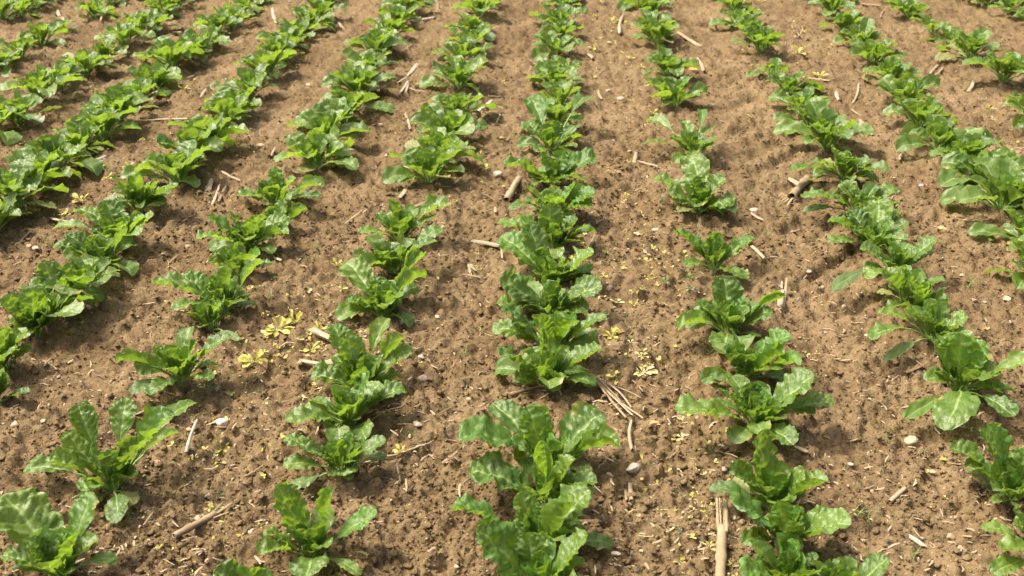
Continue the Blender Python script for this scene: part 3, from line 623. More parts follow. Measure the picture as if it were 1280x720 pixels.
# ---------------------------------------------------------------- straw, stubble and twigs
def on_ground(x1, y1, x2, y2, n, lift, sag=0.0, seed=0):
    a = at(x1, y1); b = at(x2, y2); t = np.linspace(0, 1, n); rg = np.random.RandomState(seed)
    P = a[None, :] * (1 - t[:, None]) + b[None, :] * t[:, None]
    d = (b - a)[:2]; L = np.linalg.norm(d); nrm = np.array([-d[1], d[0]]) / (L + 1e-9)
    bow = sag * L * np.sin(np.pi * t)
    P[:, 0] += nrm[0] * bow; P[:, 1] += nrm[1] * bow
    g = gz(P[:, 0], P[:, 1]); z = np.linspace(g[0], g[-1], n); z += max(0, float(np.max(g - z))) * .55
    P[:, 2] = z + lift
    return P
def strip(P, w, seed, curl=.5):
    """a split, curled ribbon of straw with ragged ends"""
    rg = np.random.RandomState(seed); n = len(P); T = np.gradient(P, axis=0); T /= np.linalg.norm(T, axis=1)[:, None]
    S = np.cross(T, (0, 0, 1.0)); S /= np.linalg.norm(S, axis=1)[:, None] + 1e-9; N = np.cross(S, T)
    v = np.linspace(-1, 1, 5); prof = np.interp(np.linspace(0, 1, n), [0, .12, .8, 1], [.85, 1, .95, .70]) * rg.uniform(.85, 1.1, n)
    tw = np.linspace(0, rg.uniform(-.5, .5), n); S2 = S * np.cos(tw)[:, None] + N * np.sin(tw)[:, None]; N2 = np.cross(S2, T)
    X = prof[:, None] * v[None, :] * w / 2; Z = curl * w / 2 * (1 - v[None, :] ** 2) * np.ones((n, 1))
    top = P[:, None, :] + S2[:, None, :] * X[..., None] + N2[:, None, :] * Z[..., None]
    jag = rg.uniform(-.5, 1, 5) * w * .7; top[0] += T[0] * -jag[:, None]; top[-1] += T[-1] * jag[::-1][:, None]
    bot = top - N2[:, None, :] * (w * .14)
    V = np.vstack([top.reshape(-1, 3), bot.reshape(-1, 3)]); f1 = grid_faces(n, 5); f2 = grid_faces(n, 5, n * 5)[:, ::-1]
    b = n * 5; side = []
    for i in range(n - 1):
        side += [[i * 5, i * 5 + b, i * 5 + 5 + b, i * 5 + 5], [i * 5 + 4, i * 5 + 9, i * 5 + 9 + b, i * 5 + 4 + b]]
    for j in range(4):
        side += [[j, j + 1, j + 1 + b, j + b], [(n - 1) * 5 + j, (n - 1) * 5 + j + b, (n - 1) * 5 + j + 1 + b, (n - 1) * 5 + j + 1]]
    return V, np.vstack([f1, f2, np.array(side)])
def stalk_tube(P, r, seed, nodes=1):
    """a hollow maize stalk: ridged wall, thickened joints, open broken ends with an inner wall"""
    n = len(P); rg = np.random.RandomState(seed); R = np.full(n, r) * rg.uniform(.95, 1.05, n)
    for k in range(nodes):
        c = rg.randint(2, n - 2); R[c] *= 1.18
    v1, f1 = tube(P, R, 10, .85, seed, .05, False)
    v1[:10] += (P[0] - P[1]) / np.linalg.norm(P[0] - P[1]) * rg.uniform(-.3, .9, 10)[:, None] * r
    v1[-10:] += (P[-1] - P[-2]) / np.linalg.norm(P[-1] - P[-2]) * rg.uniform(-.3, .9, 10)[:, None] * r
    v2, f2 = tube(P, R * .72, 10, .85, seed, .0, False)
    v2[:10] += (v1[:10] - v1[:10].mean(0)) * .02; v2[-10:] += (v1[-10:] - v1[-10:].mean(0)) * .02
    b = len(v1); o = (n - 1) * 10
    rim = [[k, k + b, (k + 1) % 10 + b, (k + 1) % 10] for k in range(10)] + [[o + k, o + (k + 1) % 10, o + (k + 1) % 10 + b, o + k + b] for k in range(10)]
    pith0 = [[b + 20 + (k + 2) % 10, b + 20 + (k + 1) % 10, b + 20 + k, b + 20 + (k + 3) % 10] for k in (0,)]
    return np.vstack([v1, v2]), np.vstack([f1, f2[:, ::-1] + b, np.array(rim)])
STRAW = [  # x1,y1,x2,y2,width px, type (t stalk, s strip, w twig), colour
 (995, 559, 1008, 569, 6, 's', 'straw'), (978, 644, 982, 656, 5, 's', 'straw'), (986, 643, 991, 657, 5, 's', 'palestraw'), (1112, 628, 1131, 614, 7, 't', 'straw'),
 (228, 679, 244, 674, 3, 's', 'palestraw'), (180, 659, 192, 640, 3, 's', 'straw'), (233, 565, 248, 537, 5, 's', 'greystraw'), (307, 598, 332, 585, 4, 'w', 'straw'),
 (452, 587, 542, 556, 4, 'w', 'straw'), (457, 661, 470, 645, 5, 's', 'palestraw'), (496, 583, 500, 597, 3, 's', 'straw'), (508, 603, 509, 615, 4, 's', 'straw'), (533, 663, 550, 653, 2, 'w', 'straw'),
 (552, 585, 572, 565, 5, 's', 'brownstraw'), (575, 608, 575, 622, 3, 's', 'straw'), (790, 563, 789, 532, 6, 's', 'palestraw'), (782, 615, 783, 629, 4, 's', 'straw'), (787, 614, 789, 630, 7, 't', 'straw'),
 (710, 656, 752, 655, 7, 't', 'brownstraw'), (637, 500, 706, 484, 6, 'w', 'brownstraw'), (549, 512, 569, 505, 3, 's', 'straw'), (377, 456, 402, 461, 7, 's', 'palestraw'),
 (435, 394, 467, 387, 9, 't', 'straw'), (450, 545, 507, 515, 4, 'w', 'brownstraw'), (592, 303, 625, 307, 7, 's', 'palestraw'), (627, 303, 628, 321, 3, 's', 'straw'), (578, 350, 602, 352, 4, 's', 'straw'),
 (586, 335, 588, 343, 4, 's', 'straw'), (589, 336, 595, 342, 5, 's', 'palestraw'), (605, 347, 615, 338, 3, 's', 'straw'), (619, 258, 620, 271, 5, 's', 'straw'), (513, 262, 545, 250, 6, 's', 'brownstraw'),
 (499, 250, 508, 235, 6, 's', 'palestraw'), (431, 284, 452, 267, 3, 's', 'straw'), (603, 245, 622, 258, 2, 'w', 'brownstraw'), (735, 321, 744, 297, 5, 's', 'brownstraw'), (940, 269, 952, 278, 6, 's', 'palestraw'),
 (940, 315, 955, 325, 5, 's', 'straw'), (841, 396, 860, 401, 3, 's', 'straw'), (825, 380, 834, 388, 3, 's', 'palestraw'), (990, 288, 995, 294, 5, 's', 'palestraw'), (265, 257, 275, 236, 4, 's', 'palestraw'),
 (273, 250, 283, 236, 4, 's', 'straw'), (333, 314, 352, 330, 4, 's', 'straw'), (355, 358, 365, 350, 2, 'w', 'brownstraw'), (230, 326, 248, 313, 3, 'w', 'brownstraw'), (212, 330, 222, 320, 3, 's', 'straw'),
 (259, 242, 265, 230, 8, 's', 'palestraw'), (25, 306, 40, 296, 3, 's', 'straw'), (100, 213, 132, 200, 7, 't', 'greystraw'), (191, 125, 207, 117, 9, 't', 'greystraw'), (187, 135, 209, 133, 5, 's', 'brownstraw'),
 (165, 157, 235, 156, 4, 's', 'palestraw'), (235, 104, 243, 98, 4, 's', 'straw'), (252, 125, 258, 114, 7, 's', 'palestraw'), (278, 219, 300, 224, 4, 's', 'straw'), (117, 8, 127, 32, 5, 's', 'straw'),
 (73, 17, 82, 28, 6, 's', 'palestraw'), (210, 43, 226, 40, 5, 's', 'straw'), (298, 36, 320, 28, 4, 's', 'brownstraw'), (341, 14, 346, 31, 6, 's', 'palestraw'), (514, 30, 543, 23, 8, 't', 'greystraw'),
 (544, 3, 547, 18, 7, 's', 'brownstraw'), (509, 92, 521, 78, 5, 's', 'greystraw'), (513, 93, 524, 81, 4, 's', 'straw'), (500, 60, 513, 50, 4, 's', 'straw'), (503, 62, 514, 55, 3, 's', 'brownstraw'),
 (510, 109, 533, 117, 3, 'w', 'straw'), (596, 144, 615, 130, 8, 't', 'greystraw'), (507, 147, 513, 162, 6, 's', 'palestraw'), (335, 48, 345, 42, 4, 's', 'palestraw'), (424, 30, 431, 38, 5, 's', 'straw'),
 (610, 117, 629, 124, 3, 'w', 'straw'), (625, 145, 621, 155, 4, 's', 'straw'), (775, 43, 778, 27, 6, 's', 'palestraw'), (849, 44, 876, 60, 8, 's', 'straw'), (865, 36, 886, 31, 4, 's', 'brownstraw'),
 (890, 28, 893, 37, 5, 's', 'brownstraw'), (872, 75, 880, 85, 6, 's', 'straw'), (748, 117, 752, 125, 4, 's', 'palestraw'), (792, 208, 795, 195, 7, 's', 'palestraw'), (796, 204, 822, 213, 4, 's', 'palestraw'),
 (1000, 97, 1036, 107, 5, 's', 'straw'), (1075, 154, 1091, 168, 7, 's', 'palestraw'), (1124, 204, 1131, 187, 6, 's', 'palestraw'), (1209, 119, 1216, 105, 6, 's', 'palestraw'), (1162, 96, 1172, 84, 6, 's', 'palestraw'),
 (1168, 99, 1177, 90, 5, 's', 'straw'), (1254, 186, 1284, 188, 4, 's', 'straw'), (1064, 140, 1076, 143, 4, 's', 'straw'), (1045, 116, 1048, 126, 6, 's', 'palestraw'), (1066, 126, 1072, 112, 4, 's', 'straw'),
 (1179, 249, 1189, 260, 6, 's', 'straw'), (988, 226, 998, 234, 7, 's', 'straw'), (1078, 7, 1099, 12, 5, 's', 'straw'), (1101, 23, 1105, 14, 3, 's', 'straw'), (989, 34, 1004, 52, 2, 'w', 'straw'), (993, 52, 1002, 36, 2, 'w', 'palestraw'),
 (1107, 483, 1125, 473, 3, 'w', 'straw'), (1131, 472, 1156, 457, 6, 's', 'brownstraw'), (1134, 470, 1140, 449, 4, 's', 'straw'), (1075, 500, 1106, 508, 3, 'w', 'straw'), (1127, 512, 1141, 508, 3, 's', 'palestraw'),
 (1138, 676, 1154, 685, 7, 's', 'white_shell'), (1066, 492, 1088, 491, 2, 'w', 'straw'), (55, 460, 66, 450, 3, 's', 'straw'), (57, 452, 72, 466, 3, 's', 'straw'), (170, 521, 186, 513, 4, 's', 'straw'), (833, 575, 848, 565, 3, 'w', 'straw'),
 (872, 665, 880, 648, 3, 's', 'straw'), (745, 285, 758, 278, 2, 'w', 'greystraw'), (1241, 658, 1262, 676, 3, 'w', 'straw'), (1080, 615, 1092, 611, 4, 's', 'straw'), (64, 271, 82, 274, 6, 's', 'palestraw'), (812, 528, 839, 539, 0, 'w', 'straw'),
 (830, 523, 838, 539, 2, 's', 'palestraw'), (735, 70, 741, 78, 7, 's', 'palestraw'), (604, 155, 612, 148, 0, 's', 'straw'), (425, 205, 419, 196, 0, 's', 'straw'), (340, 201, 345, 190, 4, 's', 'palestraw'), (482, 199, 484, 193, 5, 's', 'palestraw'),
]
KN = {'t': 'stalk piece', 's': 'straw strip', 'w': 'twig'}
CN = {'straw': 'tan', 'palestraw': 'bleached', 'brownstraw': 'brown', 'greystraw': 'grey', 'white_shell': 'white'}
ON = {'t': 'straw_stalk', 's': 'straw_strip', 'w': 'twig'}
def own_origin(v, p): return v - p
for i, (x1, y1, x2, y2, w, ty, colr) in enumerate(STRAW):
    if not w: continue
    p0 = at((x1 + x2) / 2, (y1 + y2) / 2); ww = w * px_size(p0) * (.84 if p0[1] < 4 else .64)
    if ty == 't':
        P = on_ground(x1, y1, x2, y2, 10, ww * .32, 0, i); v, f = stalk_tube(P, ww / 2, i)
    elif ty == 's':
        P = on_ground(x1, y1, x2, y2, 8, .004, random.Random(i).uniform(-.04, .04), i); P[:, 2] += np.random.RandomState(i).uniform(0, .5) * ww * np.linspace(0, 1, 8); v, f = strip(P, ww * 1.05, i, random.Random(i).uniform(.2, .9))
    else:
        P = on_ground(x1, y1, x2, y2, 12, .005, random.Random(i).uniform(-.1, .1), i)
        P[1:-1] += np.random.RandomState(i).normal(0, .0015, (10, 3)); v, f = tube(P, np.linspace(1.1, .6, 12) * ww / 2, 6, .9, i, .12)
    mt = M['s_white'] if colr == 'white_shell' else M[colr]
    o = obj(ON[ty], mesh_from(ON[ty], v - p0, f, [mt], smooth=ty != 's'), None, p0)
    ln = math.hypot(x2 - x1, y2 - y1)
    place_label(o, f"{'long' if ln > 34 else 'short' if ln < 16 else 'thin' if w <= 3 else 'broad' if w >= 6 else 'narrow'} {CN[colr]} {KN[ty]}", (x1 + x2) / 2, (y1 + y2) / 2, 'twig' if ty == 'w' else 'straw', 'dead straw pieces lying on the soil')

def compound(name, label, cat, pieces, at_px):
    p0 = at(*at_px); t = obj(name, None, None, p0); t.empty_display_size = .03
    tag(t, label, cat, 'dead straw pieces lying on the soil')
    for (pn, v, f, mt, sm) in pieces: obj(pn, mesh_from(pn, v - p0, f, [M[mt]], smooth=sm), t)
ps = px_size(at(901, 690))
P = on_ground(902, 668, 899, 742, 12, 6.2 * ps); pc = [('stalk',) + stalk_tube(P, 6.4 * ps, 5, 1) + ('straw', True)]
for k, (xa, xb, yy, wd) in enumerate(((897, 895, 631, 3.2), (901, 899, 628, 2.6), (904, 904.5, 630, 3.0), (907, 907, 633, 4.0))):
    Q = on_ground(xa, 674, xb, yy, 7, 8.5 * ps); pc.append(('split_fibre',) + strip(Q, wd * ps, k, .3) + ('straw', False))
compound('maize_stub', 'thick pale tan maize stalk with a split end at the bottom edge', 'maize stalk', pc, (901, 690))
ps = px_size(at(245, 662))
pc = [('stalk',) + stalk_tube(on_ground(219, 676, 271, 648, 10, 4 * ps), 4.6 * ps, 8, 1) + ('straw', True)]
for k, q in enumerate(((266, 650, 289, 635, 4), (262, 650, 279, 632, 3), (268, 652, 286, 640, 2.5))):
    pc.append(('split_fibre',) + strip(on_ground(*q[:4], 6, 6 * ps), q[4] * ps, k, .3) + ('straw', False))
compound('maize_stub', 'tan hollow maize stalk with frayed right end lying between two left rows', 'maize stalk', pc, (245, 662))
ps = px_size(at(412, 432))
compound('maize_stub', 'bleached white stalk pushed under pale fanned beet leaves', 'maize stalk', [('stalk',) + stalk_tube(on_ground(393, 425, 436, 441, 9, 4 * ps), 4.6 * ps, 3, 0) + ('palestraw', True), ('split_fibre',) + strip(on_ground(391, 423, 412, 430, 6, 7 * ps), 3.5 * ps, 4, .3) + ('palestraw', False)], (412, 432))
ps = px_size(at(641, 242))
compound('maize_stub', 'thick tan stalk stub left of the middle row', 'maize stalk', [('stalk',) + stalk_tube(on_ground(633, 254, 649, 231, 9, 3.2 * ps), 4.2 * ps, 4, 1) + ('straw', True), ('split_fibre',) + strip(on_ground(628, 254, 634, 249, 5, 4 * ps), 6 * ps, 14, .3) + ('palestraw', False)], (641, 242))
ps = px_size(at(1000, 240))
pc = [('stalk',) + stalk_tube(on_ground(989, 252, 1010, 228, 9, 4.5 * ps), 4.8 * ps, 6, 2) + ('straw', True)]
for k, q in enumerate(((990, 250, 979, 258, 2.5), (990, 252, 983, 262, 2.5), (992, 253, 990, 261, 3), (988, 250, 976, 254, 1.5))):
    pc.append(('split_fibre',) + strip(on_ground(*q[:4], 5, 3 * ps), q[4] * ps, k, .3) + ('straw', False))
compound('maize_stub', 'jointed tan stalk with ragged rooted end left of a right row', 'maize stalk', pc, (1000, 240))
ps = px_size(at(976, 376)); pc = []
for k, q in enumerate(((973, 389, 974, 366, 3.5), (976, 390, 977, 357, 3.5), (979, 389, 982, 361, 3.5), (975, 390, 979, 368, 4))):
    pc.append(('split_fibre',) + strip(on_ground(*q[:4], 6, (3 + k) * ps), q[4] * ps, k + 20, .4) + ('palestraw' if k % 2 else 'straw', False))
compound('straw_stub', 'splintered pale straw stub standing on end in the tread track', 'straw', pc, (976, 378))
ps = px_size(at(770, 500)); pc = []
for k, q in enumerate(((745, 477, 803, 520, 3.2), (741, 480, 783, 526, 3.6), (748, 484, 790, 524, 3), (744, 478, 776, 508, 2.6), (752, 478, 800, 514, 2.2), (760, 488, 788, 518, 3))):
    pc.append(('strand',) + strip(on_ground(*q[:4], 9, (2 + k) * ps, .02 * (k - 2), k), q[4] * ps, k + 40, .5) + (('straw', 'brownstraw', 'palestraw')[k % 3], False))
compound('straw_bundle', 'bundle of split straw strands lying right of the middle row', 'straw', pc, (770, 500))
ps = px_size(at(504, 111)); pc = []
for k, q in enumerate(((510, 106, 498, 117, 3), (510, 105, 501, 120, 3), (511, 105, 507, 120, 2.5), (508, 103, 497, 110, 2.5))):
    pc.append(('strand',) + strip(on_ground(*q[:4], 5, 3 * ps), q[4] * ps, k + 60, .3) + ('palestraw', False))
compound('straw_bundle', 'splayed fan of bleached straw between the first and second rows left', 'straw', pc, (505, 111))

# ---------------------------------------------------------------- yellowed seedlings, small weeds, grass
SEEDLEAF = {}
for mi, mt in enumerate(('yellow', 'paleyellow', 'green', 'greygreen', 'tan')):
    lst = []
    for i in range(5):
        e = math.radians((10, 25, 40, 15, 55)[i]); wd = (.44, .32, .24, .38, .28)[i]
        g = leaf_geo((0, 0, 0), (0, math.cos(e), math.sin(e) * .9), wd, 40 + i + mi * 7, .12, .25, 0, .5, .30, 9, 7, np.array([0, 1.0, 0]), .03, .8, 4)
        V, f, uv, sv, sf = g
        lst.append(mesh_from('seed_leaf', np.vstack([V, sv]), np.vstack([f, sf + len(V)]), [M[mt]], np.vstack([uv, np.zeros((len(sv), 2)) + [0, .5]])))
    SEEDLEAF[mt] = lst
SEEDS = [  # x, y, spread px, colour
 (804, 462, 34, 'paleyellow'), (806, 616, 18, 'yellow'), (276, 562, 26, 'yellow'), (275, 549, 18, 'tan'), (244, 573, 13, 'paleyellow'), (263, 639, 15, 'yellow'), (270, 665, 10, 'yellow'), (241, 715, 13, 'paleyellow'),
 (266, 595, 9, 'green'), (255, 623, 10, 'green'), (367, 396, 46, 'yellow'), (347, 413, 40, 'yellow'), (351, 440, 28, 'tan'), (319, 455, 36, 'yellow'), (399, 412, 24, 'yellow'), (427, 390, 18, 'paleyellow'),
 (390, 440, 26, 'yellow'), (361, 472, 18, 'tan'), (402, 488, 10, 'paleyellow'), (379, 501, 12, 'paleyellow'), (331, 475, 7, 'tan'), (515, 544, 22, 'green'), (581, 443, 14, 'green'), (502, 567, 24, 'yellow'),
 (765, 422, 30, 'yellow'), (788, 433, 11, 'paleyellow'), (802, 444, 19, 'paleyellow'), (767, 480, 17, 'yellow'), (778, 475, 12, 'green'), (755, 345, 14, 'yellow'), (814, 356, 16, 'yellow'), (771, 377, 21, 'paleyellow'),
 (792, 383, 17, 'yellow'), (816, 312, 13, 'yellow'), (791, 361, 10, 'paleyellow'), (597, 340, 12, 'yellow'), (831, 358, 17, 'green'), (862, 347, 15, 'green'), (863, 361, 13, 'greygreen'), (826, 254, 13, 'greygreen'),
 (952, 294, 19, 'green'), (421, 333, 20, 'yellow'), (426, 361, 16, 'yellow'), (44, 260, 12, 'yellow'), (103, 253, 26, 'yellow'), (82, 270, 22, 'yellow'), (245, 247, 12, 'yellow'), (56, 324, 11, 'tan'), (56, 300, 17, 'green'),
 (5, 373, 12, 'yellow'), (231, 117, 20, 'yellow'), (160, 215, 22, 'yellow'), (134, 220, 18, 'yellow'), (200, 221, 16, 'yellow'), (296, 183, 22, 'yellow'), (277, 185, 14, 'green'), (251, 206, 20, 'yellow'), (179, 181, 10, 'yellow'),
 (201, 151, 10, 'yellow'), (520, 108, 9, 'yellow'), (630, 105, 9, 'yellow'), (607, 212, 18, 'yellow'), (600, 193, 15, 'yellow'), (752, 170, 14, 'yellow'), (740, 98, 14, 'yellow'), (767, 216, 17, 'tan'), (765, 29, 22, 'yellow'),
 (781, 28, 15, 'yellow'), (771, 55, 18, 'yellow'), (782, 67, 13, 'yellow'), (787, 76, 14, 'yellow'), (802, 87, 10, 'yellow'), (742, 66, 18, 'yellow'), (874, 113, 9, 'yellow'), (815, 142, 18, 'yellow'), (741, 21, 12, 'yellow'),
 (750, 4, 14, 'yellow'), (950, 4, 16, 'yellow'), (938, 158, 12, 'yellow'), (1024, 95, 22, 'yellow'), (1235, 140, 19, 'yellow'), (1240, 151, 9, 'paleyellow'), (999, 73, 26, 'yellow'), (852, 551, 18, 'paleyellow'), (887, 687, 15, 'tan'),
 (851, 694, 19, 'yellow'), (873, 634, 19, 'tan'), (846, 709, 9, 'green'), (847, 664, 13, 'greygreen'), (815, 583, 11, 'greygreen'), (887, 442, 12, 'green'), (1007, 440, 12, 'yellow'), (863, 535, 13, 'yellow'), (1022, 440, 8, 'yellow'),
 (1241, 615, 30, 'greygreen'), (1264, 508, 22, 'greygreen'), (1234, 312, 12, 'green'), (1020, 472, 9, 'green'), (134, 462, 11, 'tan'), (266, 488, 18, 'green'), (132, 633, 10, 'green'), (783, 245, 14, 'yellow'), (804, 243, 12, 'tan'),
 (776, 250, 9, 'yellow'), (420, 148, 0, 'green'), (1003, 420, 8, 'yellow'), (448, 150, 10, 'yellow'), (585, 455, 9, 'green'), (1187, 598, 10, 'green'), (780, 452, 0, 'yellow'), (290, 395, 10, 'green'), (337, 368, 13, 'green'), (205, 316, 9, 'green'),
 (1010, 345, 0, 'green'), (1115, 222, 8, 'yellow'), (735, 300, 0, 'yellow'), (822, 175, 14, 'yellow'), (840, 170, 10, 'yellow'),
]
SNAME = {'yellow': 'yellow', 'paleyellow': 'pale cream yellow', 'green': 'green', 'greygreen': 'grey green', 'tan': 'withered tan'}
for i, (x, y, w, k) in enumerate(SEEDS):
    if not w: continue
    rg = random.Random(700 + i); p = at(x, y + 1); s = max(w, 9) * px_size(p) * .56
    t = obj('weed_seedling', None, None, p); t.empty_display_size = .01
    n = 5 if w < 12 else 6 if w < 20 else 9 if w < 30 else 12; az = rg.uniform(0, 6.28)
    lst = SEEDLEAF[k]
    for j in range(n):
        az += 2.399 + rg.uniform(-.5, .5); ln = s * rg.uniform(.65, 1.1)
        me = rg.choice(lst[:2] + lst[3:4]) if k in ('paleyellow',) else rg.choice(lst)
        o = obj('seed_leaf', me, t, (0, 0, .003), az, (ln * rg.uniform(.8, 1.3), ln, ln))
        o.rotation_euler = (rg.uniform(-.2, .3), rg.uniform(-.5, .5), az)
    place_label(t, f"{'sprawling' if w >= 26 else 'small' if w >= 13 else 'tiny'} {SNAME[k]} {'seedling' if k in ('green', 'greygreen') else 'weed'}", x, y, 'weed', 'weed seedlings between the beet rows')
GRASS = [(893, 566, 24, 10), (1064, 650, 26, 9), (1083, 655, 20, 8), (1152, 574, 14, 4), (1112, 545, 16, 6), (1196, 560, 0, 3), (380, 330, 20, 8), (395, 326, 18, 7), (1216, 360, 20, 8), (1206, 364, 14, 6), (170, 560, 0, 4), (228, 560, 18, 6),
         (135, 216, 16, 6), (452, 165, 16, 6), (465, 140, 14, 5), (785, 410, 14, 5), (1035, 375, 0, 4), (938, 240, 12, 5), (940, 195, 12, 5), (657, 290, 0, 4), (577, 442, 14, 4), (1107, 560, 14, 5), (1142, 696, 18, 6), (885, 640, 20, 5), (155, 398, 10, 4), (325, 542, 0, 3)]
M['grass'] = plain_material("thin_grass", (.14, .20, .05), (.26, .32, .10), 40, .6)
for i, (x, y, hpx, n) in enumerate(GRASS):
    if not hpx: continue
    rg = random.Random(800 + i); p = at(x, y); VV = []; FF = []; b = 0; s = hpx * px_size(p)
    for j in range(n):
        a = rg.uniform(0, 6.28); ln = s * rg.uniform(.5, 1.2); lean = rg.uniform(.3, 1.1); off = np.array([rg.uniform(-1, 1), rg.uniform(-1, 1), 0]) * s * .3
        t = np.linspace(0, 1, 5); P = np.stack([np.cos(a) * lean * ln * t ** 1.6, np.sin(a) * lean * ln * t ** 1.6, ln * t * (1 - .3 * lean * t)], 1) + off
        v, f = tube(P, np.array([.0011, .001, .0009, .0006, .0002]), 4, .5, j, 0, False); VV.append(v); FF.append(f + b); b += len(v)
    o = obj('grass_tuft', mesh_from('grass_tuft', np.vstack(VV), np.vstack(FF), [M['grass']]), None, p)
    place_label(o, f"{'thin' if n < 6 else 'fine'} green grass tuft", x, y, 'grass tuft', 'grass tufts sprouting from the soil')
finish_labels()

# ---------------------------------------------------------------- the ground: one sheet, finest where the field is near
def build_ground():
    k = .0025
    fr = [1.25]
    while fr[-1] < 8.4: fr.append(fr[-1] * (1 + k * max(1, fr[-1] / 1.7) ** .35))
    while fr[-1] < 14: fr.append(fr[-1] * 1.012)
    while fr[-1] < 600: fr.append(fr[-1] * 1.12)
    r = np.array([.05, .3, .6, .85, 1.0, 1.12, 1.19] + fr)
    half = math.radians(37); fine = np.arange(-half, half, .0021)
    side = np.linspace(half, 2 * math.pi - half, 60)[0:-1]
    a = np.concatenate([fine, side]); n = len(a)
    rr, aa = np.meshgrid(r, a, indexing='ij'); aa = aa - YAW
    x = rr * np.sin(aa); y = rr * np.cos(aa)
    z = gz(x, y)
    ok = np.ones(n, bool); ok[len(fine):] = False
    far = np.clip((rr - 9) / 6, 0, 1)
    zc = gz(x, y, False)
    z = np.where(ok[None, :], z * (1 - far) + zc * far, zc) * np.where(rr > 14, np.clip(1 - (rr - 14) / 20, 0, 1), 1)
    v = np.stack([x, y, z], -1).reshape(-1, 3)
    i = np.arange(len(r) - 1)[:, None] * n + np.arange(n)[None, :]; j = np.arange(len(r) - 1)[:, None] * n + ((np.arange(n) + 1) % n)[None, :]
    f = np.stack([i, i + n, j + n, j], -1).reshape(-1, 4)[:, ::-1]
    me = mesh_from("ground", v, f, [M['soil']])
    tag(obj('ground', me), None, None, None, 'structure')
build_ground()

# ---------------------------------------------------------------- crumbs of soil and flecks of straw: nobody could count them
def scatter(n, seed, lo, hi, power, ymax=840):
    rg = np.random.RandomState(seed)
    px = rg.uniform(-260, 1540, n); py = -60 + (ymax + 60) * rg.uniform(0, 1, n) ** .9
    d = FWD[None, :] + RGT[None, :] * ((px - W / 2) / F)[:, None] - UPV[None, :] * ((py - H / 2) / F)[:, None]
    t = -CAMH / d[:, 2]; P = CAM[None, :] + d * t[:, None]
    P[:, 2] = gz(P[:, 0], P[:, 1])
    sz = (lo + (hi - lo) * rg.uniform(0, 1, n) ** power)
    return P, sz, ((P - CAM) @ FWD) / F, rg
def rotmats(rg, n):
    q = rg.normal(size=(n, 4)); q /= np.linalg.norm(q, axis=1)[:, None]; w, x, y, z = q.T
    return np.stack([1 - 2 * (y * y + z * z), 2 * (x * y - z * w), 2 * (x * z + y * w), 2 * (x * y + z * w), 1 - 2 * (x * x + z * z), 2 * (y * z - x * w), 2 * (x * z - y * w), 2 * (y * z + x * w), 1 - 2 * (x * x + y * y)], 1).reshape(n, 3, 3)
def crumbs(name, n, seed, lo, hi, power, sub, mat, minpx, smooth, ymax=840):
    P, sz, ps_, rg = scatter(n, seed, lo, hi, power, ymax)
    # fewer crumbs where the soil was pressed smooth
    sm = np.zeros(n)
    for (c, r) in SW: sm = np.maximum(sm, np.exp(-((P[:, 0] - c[0]) ** 2 + (P[:, 1] - c[1]) ** 2) / (r * r)))
    cl = fbm(P[:, 0] / .22, P[:, 1] / .25, 55, 2)
    keep = (rg.uniform(0, 1, n) > sm * .45) & (sz > ps_ * minpx) & (rg.uniform(-.60, .40, n) < cl + .38)
    P, sz = P[keep], sz[keep]; n = len(P); R = rotmats(rg, n)
    vs_ = [rock(sub, seed + 50 + i, .3, .78) for i in range(12)]; nv = len(vs_[0][0]); base = np.stack([v for v, f in vs_]); f0 = vs_[0][1]
    pick = rg.randint(0, 12, n); v = base[pick] * (1 + rg.uniform(-.16, .16, (n, nv, 1)))
    v = np.einsum('nij,nkj->nki', R, v) * (sz / 2)[:, None, None]
    v[..., 2] *= .52 if (sub == 1 or 'distant' in name) else .72
    v = v + P[:, None, :] + np.array([0, 0, 1.0]) * (sz * rg.uniform(.04, .32, n))[:, None, None]
    f = (f0[None] + (np.arange(n) * nv)[:, None, None]).reshape(-1, 3)
    o = obj(name, mesh_from(name, v.reshape(-1, 3), f, [M[mat]], smooth=smooth)); tag(o, None, None, None, 'stuff')
    return len(f)
nt_ = crumbs('soil_clods', 5600, 1, .009, .024, 2.2, 1, 'soil', 4, True)
nt_ += crumbs('soil_crumbs', 54000, 2, .004, .0125, 1.4, 0, 'soil', 1.8, False)
nt_ += crumbs('distant_soil_clods', 24000, 4, .007, .019, 1.7, 0, 'soil', 1.5, False, 330)
nt_ += crumbs('pale_grit', 2600, 3, .004, .010, 2.0, 0, 's_cream', 1.6, True)
